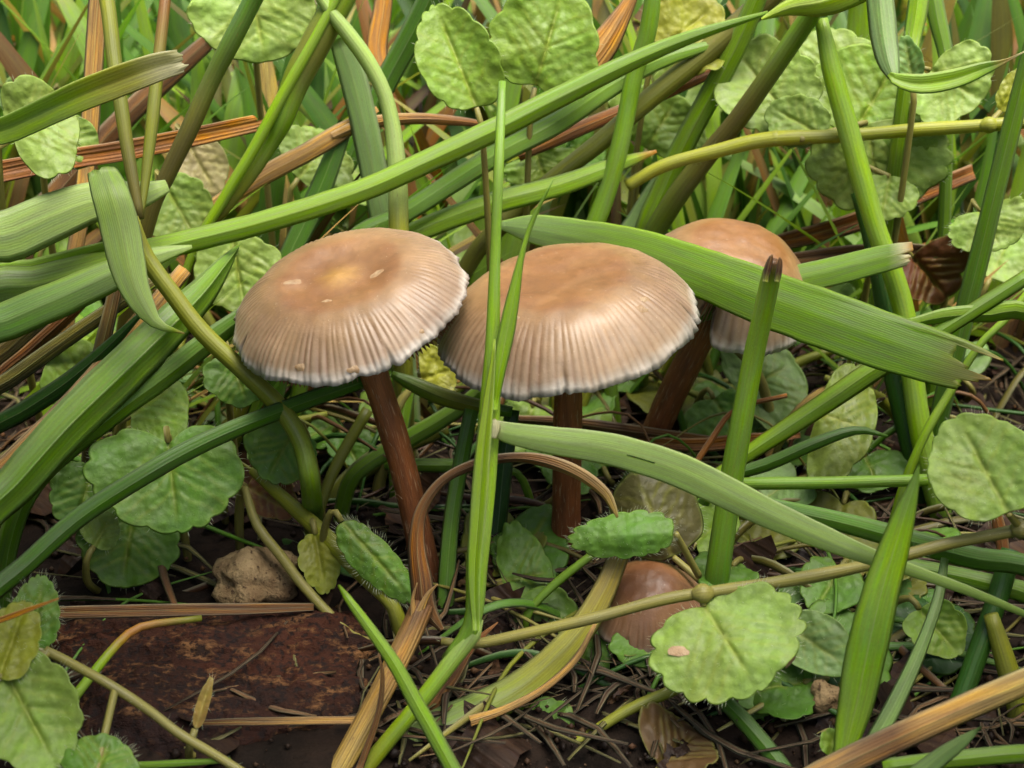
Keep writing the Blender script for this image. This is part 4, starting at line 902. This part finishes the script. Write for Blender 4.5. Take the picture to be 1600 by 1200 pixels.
# ------------------------------------------------------------------ bark, lumps
def bark():
    m = M(); nx, ny = 130, 80; ids = []
    o0 = P(90, 948, 11.55); 
    corners = [P(70, 945, 11.75), P(575, 935, 11.85), P(575, 1098, 10.75), P(110, 1215, 10.1)]
    for layer in (0, 1):
        g = []
        for j in range(ny + 1):
            row = []
            for i in range(nx + 1):
                u, v = i / nx, j / ny
                p = corners[0].lerp(corners[1], u).lerp(corners[3].lerp(corners[2], u), v)
                ex = noise.noise(Vector((v * 4, 5, 1))) * .22; ey = noise.noise(Vector((u * 5, 9, 2))) * .20 + noise.noise(Vector((u * 17, 9, 2))) * .06
                p.x += ex * (abs(u - .5) * 2) ** 4; p.y += ey * (abs(v - .5) * 2) ** 4
                base = gz(p.x, p.y)
                arch = (1 - (2 * u - 1) ** 6) * (1 - (2 * v - 1) ** 4)
                z = base + .02 + .13 * arch
                z += .10 * noise.noise(Vector((p.x * 1.3, p.y * 2.2, 8))) + .06 * noise.noise(Vector((p.x * 3, p.y * 8, 2))) + .03 * noise.noise(Vector((p.x * 13, p.y * 22, 2)))
                if layer: z = base - .06
                row.append(m.add(Vector((p.x, p.y, z)), (p.x, p.y), (.1, .05, .03)))
            g.append(row)
        ids.append(g)
    t, b = ids
    for j in range(ny):
        for i in range(nx):
            m.f.append((t[j][i], t[j + 1][i], t[j + 1][i + 1], t[j][i + 1]))
    for j in range(ny):
        m.f.append((t[j][0], b[j][0], b[j + 1][0], t[j + 1][0])); m.f.append((t[j][nx], t[j + 1][nx], b[j + 1][nx], b[j][nx]))
    for i in range(nx):
        m.f.append((t[0][i], t[0][i + 1], b[0][i + 1], b[0][i])); m.f.append((t[ny][i], b[ny][i], b[ny][i + 1], t[ny][i + 1]))
    o = m.build('bark_piece', MK_); setp(o, 'flat piece of dark rotten reddish bark lying on the soil at the lower left', 'bark')
bark()
def lump(label, px, py, wpx, hpx, seed, name='tan_lump', cat='lump'):
    d0 = None
    v = (P(px, py + hpx * .3, 1) - CAM).normalized(); t = -H / v.z; p0 = CAM + v * (t * .985); d = (p0 - CAM).dot(FW)
    m = M(); rows = []; rx, rz = wpx * .5 * d / FPX, hpx * .5 * d / FPX
    for i in range(25):
        th = math.pi * i / 24; row = []
        for j in range(40):
            a = math.tau * j / 40
            q = Vector((math.sin(th) * math.cos(a), math.sin(th) * math.sin(a), math.cos(th)))
            k = 1 + .45 * noise.noise(q * 1.5 + Vector((seed, 0, 0))) + .10 * noise.noise(q * 4 + Vector((seed, 3, 0))) + .05 * noise.noise(q * 11)
            row.append(m.add(p0 + Vector((q.x * rx * k, q.y * rx * .8 * k, q.z * rz * k + rz * .3)), (a, th), C['tan']))
        rows.append(row)
    for i in range(24):
        for j in range(40): m.f.append((rows[i][j], rows[i + 1][j], rows[i + 1][(j + 1) % 40], rows[i][(j + 1) % 40]))
    o = m.build(name, MP_, origin=p0); setp(o, label, cat)
lump('pitted tan earthy lump resting behind the bark', 395, 890, 130, 84, 1)
sl_('crumpled tan dead leaf on the litter under the round notched leaf', 1060, 1165, 10.45, 90, 130, 40, .7, lin((130, 100, 62), KG), notch=.1, teeth=5, hairs=6, seed=61, cup=.5, curl=.5, quilt=3)
lump('small round ochre pellet under the round notched leaf edge', 1288, 1080, 60, 52, 9)

# ------------------------------------------------------------------ fillers: the rest of the lawn
def simple_blade(m, x, y, h, lean, az, wd, col, n=8, bend=1.6, tipc=None, z0=None):
    dx, dy = math.cos(az), math.sin(az); sx, sy = -dy, dx
    tw = random.uniform(-.9, .9); base = Vector((x, y, (gz(x, y) if z0 is None else z0) - .1)); rows = []
    ca, sa = math.cos(tw), math.sin(tw)
    for i in range(n + 1):
        t = i / n; r = lean * t ** bend; z = h * (t - .18 * (lean / max(h, .1)) * t * t)
        c = base + Vector((dx * r, dy * r, z))
        ww = wd * .5 * (min(1, t * 4 + .55)) * (1 - max(0, (t - .55) / .45) ** 1.6) + .002
        sv = Vector((sx * ca + dx * sa, sy * ca + dy * sa, 0)); nv = Vector((dx * ca - sx * sa, dy * ca - sy * sa, .3)).normalized()
        cc = mix(col, tipc, sstep(.8, 1, t)) if tipc else col
        rows.append([m.add(c - sv * ww + nv * ww * .35, (0, t * h), cc), m.add(c, (2.5, t * h), mix(cc, C['pale'], .08)), m.add(c + sv * ww + nv * ww * .35, (5, t * h), cc)])
    for i in range(n):
        for j in range(2): m.f.append((rows[i][j], rows[i][j + 1], rows[i + 1][j + 1], rows[i + 1][j]))
GC = ['mid', 'mid', 'bright', 'bright', 'dark', 'dark', 'blue', 'leaf', 'olive', 'deep']
DC = ['tan', 'rust', 'brown', 'brown', 'straw', 'dbrown']
random.seed(5)
# individual blades in the tangle directly behind the mushrooms
for k in range(205):
    y = random.uniform(13.7, 19); x = random.uniform(-1, 1) * (.42 * y + .6); m = M()
    dead = random.random() < .27
    col = C[random.choice(DC if dead else GC)]; col = mix(col, C['mid'], random.uniform(0, .25) if not dead else 0)
    h = random.uniform(2.0, 5.4) * (.8 if dead else 1)
    az = random.choice([random.uniform(-.5, .6), random.uniform(2.5, 3.7), random.uniform(.6, 2.4)])
    simple_blade(m, x, y, h, random.uniform(.6, 3.6), az, random.uniform(.14, .42), col, n=12, tipc=C['straw'] if random.random() < .4 else None)
    o = m.build('dead_straw' if dead else 'grass_strand', MD_ if dead else MB_)
    if dead: setp(o, 'brown dead straw standing in the tangle of grass behind the mushrooms', 'straw', 'dead straws in the tangle behind the mushrooms')
    else: setp(o, 'slender green grass blade in the tangle behind the mushrooms', 'grass strand', 'grass blades in the tangle behind the mushrooms')
# pale leaves glimpsed between them
for k in range(52):
    y = random.uniform(14.0, 19); x = random.uniform(-1, 1) * .40 * y; z = random.uniform(.4, 2.6)
    px, py, d = proj(Vector((x, y, z)))
    leaf(LV, px, py, d, random.uniform(80, 130), random.uniform(90, 140), random.uniform(-180, 180), random.uniform(.1, .6), random.choice(['leaf', 'leafp', 'leafp', 'leafd', 'leafb']),
         label='pale speedwell leaf glimpsed between the grass behind the mushrooms', group='leaves glimpsed between the grass behind', hairs=12, res=.6, petiole='ground', notch=random.uniform(.05, .4), seed=100 + k, quilt=.6, teeth=random.choice((5, 7, 9, 11)), tdep=random.uniform(.05, .14), cup=random.uniform(-.3, .4), curl=random.uniform(-.2, .4))
# low leaves in the shade at the foot of the mushrooms
for k in range(80):
    y = random.uniform(8.7, 13.8); x = random.uniform(-1, 1) * .36 * y; z = random.uniform(.1, .45)
    if y < 11.6 and x < -.4 or (-1.2 < x < .9 and y < 10.8): continue
    px, py, d = proj(Vector((x, y, z)))
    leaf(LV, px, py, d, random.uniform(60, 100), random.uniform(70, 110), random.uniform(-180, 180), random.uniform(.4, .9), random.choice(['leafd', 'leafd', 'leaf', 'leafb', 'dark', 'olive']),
         label='small shaded speedwell leaf close to the soil at the foot of the mushrooms', group='small leaves close to the soil', hairs=10, res=.5, petiole='ground', seed=200 + k)
m = M()
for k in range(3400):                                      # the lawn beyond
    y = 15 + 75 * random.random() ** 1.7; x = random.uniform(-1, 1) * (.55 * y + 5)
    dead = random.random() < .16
    simple_blade(m, x, y, random.uniform(2, 5.5), random.uniform(.5, 3.5), random.uniform(0, math.tau) if y > 19 else random.uniform(-.4, 3.5), random.uniform(.14, .36), C[random.choice(DC if dead else ['dark', 'deep', 'dark', 'deep', 'mid', 'olive', 'umber'])], n=6)  # far grass coloured darker in place of shade between its blades
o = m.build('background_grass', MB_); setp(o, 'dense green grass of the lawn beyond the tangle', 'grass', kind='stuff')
m = M()
for k in range(1500):                                      # the lawn to both sides of the view
    y = random.uniform(4.5, 18); s = random.choice((-1, 1)); x = s * (.42 * y + 1.2 + random.uniform(0, 1) ** 1.5 * 9)
    simple_blade(m, x, y, random.uniform(3.5, 7.5), random.uniform(.3, 2.0), (0 if s > 0 else math.pi) + random.uniform(-1, 1), random.uniform(.16, .36), C[random.choice(GC)], n=6)
for k in range(500):                                       # short grass in front, below the view
    y = random.uniform(3.5, 8.6); x = random.uniform(-4.5, 4.5); hm_ = 7.26 - .985 * (y + .5) - .5
    if hm_ < .5: continue
    simple_blade(m, x, y, min(hm_, 4.5) * random.uniform(.6, 1), random.uniform(.1, .5), random.uniform(0, math.tau), random.uniform(.16, .36), C[random.choice(GC)], n=6)
for k in range(92):                                       # unseen blades added above the view to shade the ground in front
    y = random.uniform(4.2, 9.4); s = random.choice((-1, -1, -1, -1, 1)); tp = 7.26 - y * math.tan(D2R(12.0)) + .5; zp = tp + random.uniform(.2, 3.0)
    x0 = s * (.42 * y + random.uniform(1.6, 3.2)); x1 = -s * random.uniform(-.2, .08 if s < 0 else -.1) * y; yy = y + random.uniform(-.5, .5)
    pts = [(x0 * 1.05, y, gz(x0, y) - .1, .25), (x0, y, zp * .55, .3), (x0 - s * .9, (y + yy) / 2, zp * .97, .3), ((x0 + x1) * .35, yy, zp + .25, .28), (x1, yy, zp - .05, .05)]
    ribbon(m, pts, C[random.choice(GC)], K=4, n=16, fold=.2, veins=6, seed=k, ref=Vector((0, .3, -1)), roll=random.uniform(-35, 35))
o = m.build('side_and_shade_grass', MB_); setp(o, 'green grass of the lawn on both sides of the mushrooms, with unseen blades added overhead for shade', 'grass', kind='stuff')
# thin strands threading the gaps close behind the caps and on the left
for k in range(85):
    left = k < 32; m = M()
    y = random.uniform(11.2, 13.4) if left else random.uniform(12.7, 14.6)
    x = random.uniform(-6.0, -2.6) if left else random.uniform(-.40, .36) * y
    az = random.uniform(-.25, .45) if left or random.random() < .6 else random.uniform(2.6, 3.5)
    dead = random.random() < .3; col = C[random.choice(DC if dead else ['mid', 'bright', 'dark', 'dark', 'olive', 'leaf'])]
    simple_blade(m, x, y, random.uniform(1.2, 3.6), random.uniform(1.4, 4.6), az, random.uniform(.05, .15), col, n=14, bend=random.uniform(.8, 1.5))
    o = m.build('dead_straw' if dead else 'grass_strand', MD_ if dead else MB_)
    if dead: setp(o, 'very thin dry straw threading the gaps between the leaves', 'straw', 'thin straws in the gaps')
    else: setp(o, 'very thin grass strand threading the gaps between leaves and stalks', 'grass strand', 'thin strands in the gaps')
# leaves spreading over the soil in front
for k in range(30):
    y = random.uniform(8.4, 10.6); x = random.uniform(-.25, 3.9); z = random.uniform(.08, .2)
    px, py, d = proj(Vector((x, y, z)))
    if (py < 1010 and 880 < px < 1130) or (560 < px < 1000 and 930 < py < 1150): continue
    leaf(LV, px, py, d, random.uniform(90, 150), random.uniform(100, 150), random.uniform(-180, 180), random.uniform(.4, .9), random.choice(['leafd', 'dark', 'leafd', 'deep', 'olive']),
         label='low leaf spreading over the soil in front of the low brown mushroom', group='low leaves over the soil in front', hairs=10, res=.6, petiole='ground', seed=300 + k, cup=random.uniform(-.2, .4), curl=random.uniform(-.1, .4))
# low stalks in the shade round the stems
for k in range(60):
    y = random.uniform(11.4, 14.2); x = random.uniform(-1, 1) * .37 * y; m = M(); a = random.uniform(0, math.tau)
    if y < 12.2 and abs(x) < 1.2: y += 1.2
    h = random.uniform(.5, 1.5); ln = random.uniform(.3, 1.6)
    g = Vector((x, y, gz(x, y) - .1)); t = g + Vector((math.cos(a) * ln, abs(math.sin(a)) * ln * .5, h)); md = g.lerp(t, .5) + Vector((0, 0, h * .25))
    wd = random.uniform(.05, .16); dead = random.random() < .3
    tube(m, [(*g, wd), (*md, wd * .9), (*t, wd * .4)], C[random.choice(DC if dead else ['olive', 'mid', 'dark', 'stemt', 'yolive'])], K=8, n=12)
    o = m.build('dead_straw' if dead else 'grass_stalk', MD_ if dead else MS_)
    if dead: setp(o, 'short brown straw standing low in the shade round the mushroom stems', 'straw', 'short straws low in the shade')
    else: setp(o, 'short green stalk standing low in the shade round the mushroom stems', 'grass stalk', 'short stalks low in the shade')
# fine tangle of stems and thin grass low between everything
m = M()
for k in range(300):
    y = 8.4 + 6.2 * random.random(); x = random.uniform(-1, 1) * (.40 * y + .3); a = random.gauss(0, .7) + random.choice((0, math.pi))
    if x < -.9 and y < 11.2 and random.random() < .75: continue
    if .5 < x < 1.9 and 9.0 < y < 11.0: continue
    zt = .08 + (.25 if y < 11.2 else .8) * random.random() ** 1.8
    g = gz(x, y); L = random.uniform(.8, 2.8); dv = Vector((math.cos(a), math.sin(a), 0)); c = Vector((x, y, g))
    e = random.choice((-.05, zt * .8)); sd = Vector((-dv.y, dv.x, 0)) * L * random.uniform(-.18, .18)
    p0 = c - dv * L * .5; p2 = c + dv * L * .5
    wd = random.choice((.025, .03, .04, .05, .07)); col = C[random.choice(['olive', 'dark', 'deep', 'umber', 'deep', 'dark', 'brown', 'dbrown', 'dbrown', 'umber', 'dbrown', 'stemt'])]
    pts = [(p0.x, p0.y, gz(p0.x, p0.y) - .06, wd), (*(c + sd * .6 - dv * L * .2 + Vector((0, 0, zt * .8))), wd), (*(c + sd + dv * L * .1 + Vector((0, 0, zt))), wd), (p2.x, p2.y, g + e, wd * .3)]
    if wd < .06: tube(m, pts, col, K=6, n=14, seed=k)
    else: ribbon(m, pts, col, K=4, n=14, fold=.25, veins=4, seed=k, roll=random.uniform(-50, 50))
o = m.build('low_tangle', MS_); setp(o, 'fine tangled stems and thin grass low in the shade over the soil', 'undergrowth', kind='stuff')
m = M()
for k in range(5200):                                      # crumbs of soil and rotten bits
    y = 7.6 + 8 * random.random() ** 1.1; x = random.uniform(-1, 1) * (.42 * y + .4)
    if x < -1.0 and y < 10.9 and random.random() < .8: continue
    rr = .010 + .055 * random.random() ** 3; c = Vector((x, y, gz(x, y) + rr * .4 + .02)); col = mix(lin((44, 31, 22), KG), lin((110, 80, 52), KG), random.random() ** 4)
    ids = [m.add(c + Vector(q) * rr * random.uniform(.6, 1.3), (x, y), col) for q in ((1, 0, 0), (0, 1, 0), (-1, 0, 0), (0, -1, 0), (0, 0, .9), (0, 0, -.9))]
    for q in range(4): m.f.append((ids[q], ids[(q + 1) % 4], ids[4])); m.f.append((ids[(q + 1) % 4], ids[q], ids[5]))
o = m.build('soil_crumbs', MD_); setp(o, 'dark crumbs of soil and rotten bits over the ground', 'soil', kind='stuff')
m = M()
for k in range(300):                                       # rotting leaf scraps
    y = 7.8 + 7.5 * random.random(); x = random.uniform(-1, 1) * (.42 * y + .4)
    if x < -1.0 and y < 10.9 and random.random() < .7: continue
    c = Vector((x, y, gz(x, y) + random.uniform(.03, .16))); R_ = random.uniform(.08, .34); a0 = random.uniform(0, math.tau)
    nn = Vector((random.gauss(0, .35), random.gauss(0, .35) - .15, 1)).normalized(); ax_ = nn.orthogonal().normalized(); bx_ = nn.cross(ax_)
    col = mix(lin((54, 37, 26), KG), lin((104, 72, 46), KG), random.random() ** 3); bend = random.uniform(-1.4, 1.4); el = random.uniform(.35, .9)
    ce = m.add(c, (0, 0), col); prev = [ce] * 18; ph_ = random.uniform(0, 9)
    for rg in (.35, .7, 1.0):
        row = []
        for q in range(18):
            an = a0 + q * math.tau / 18; ra = R_ * rg * (1 + .5 * noise.noise(Vector((math.cos(an) * 1.3, math.sin(an) * 1.3, ph_ + k))) + (.16 if rg == 1 else 0) * random.uniform(-1, 1)); u_, v_ = math.cos(an) * ra, math.sin(an) * ra * el
            row.append(m.add(c + ax_ * u_ + bx_ * v_ + nn * (bend * u_ * u_ / R_ * .5 + random.uniform(-.012, .012)), (u_ * 8, v_), mix(col, lin((60, 40, 28), KG), random.random() * .4)))
        for q in range(18):
            q2 = (q + 1) % 18
            if rg == .35: m.f.append((ce, row[q], row[q2]))
            else: m.f.append((prev[q], row[q], row[q2], prev[q2]))
        prev = row
o = m.build('leaf_litter', MD_); setp(o, 'rotting brown leaf scraps scattered over the soil', 'litter', kind='stuff')
# litter
m = M()
for k in range(1500):
    y = 8.0 + 12 * random.random() ** 1.2; x = random.uniform(-1, 1) * (.42 * y + .5)
    if x < -1.1 and y < 11 and random.random() < .8: continue
    z = gz(x, y) + random.uniform(.0, .18)
    a = random.uniform(0, math.tau); L = random.uniform(.25, 1.6); dv = Vector((math.cos(a), math.sin(a), random.uniform(-.12, .25)))
    c = Vector((x, y, z)); bd = Vector((-dv.y, dv.x, random.uniform(-.2, .6))) * L * random.uniform(-.2, .2)
    wd = random.uniform(.012, .07)
    pts = [(*(c - dv * L * .5), wd * .5), (*(c + bd), wd), (*(c + dv * L * .5), wd * .4)]
    ribbon(m, pts, C[random.choice(['dbrown', 'dbrown', 'dbrown', 'dbrown', 'brown', 'umber'])], K=2, n=5, fold=.4, veins=2, ref=Vector((0, .3, -1)), th=.01, seed=k)
o = m.build('plant_litter', MD_); setp(o, 'brown dead fibres and shreds littering the soil under the grass', 'litter', kind='stuff')
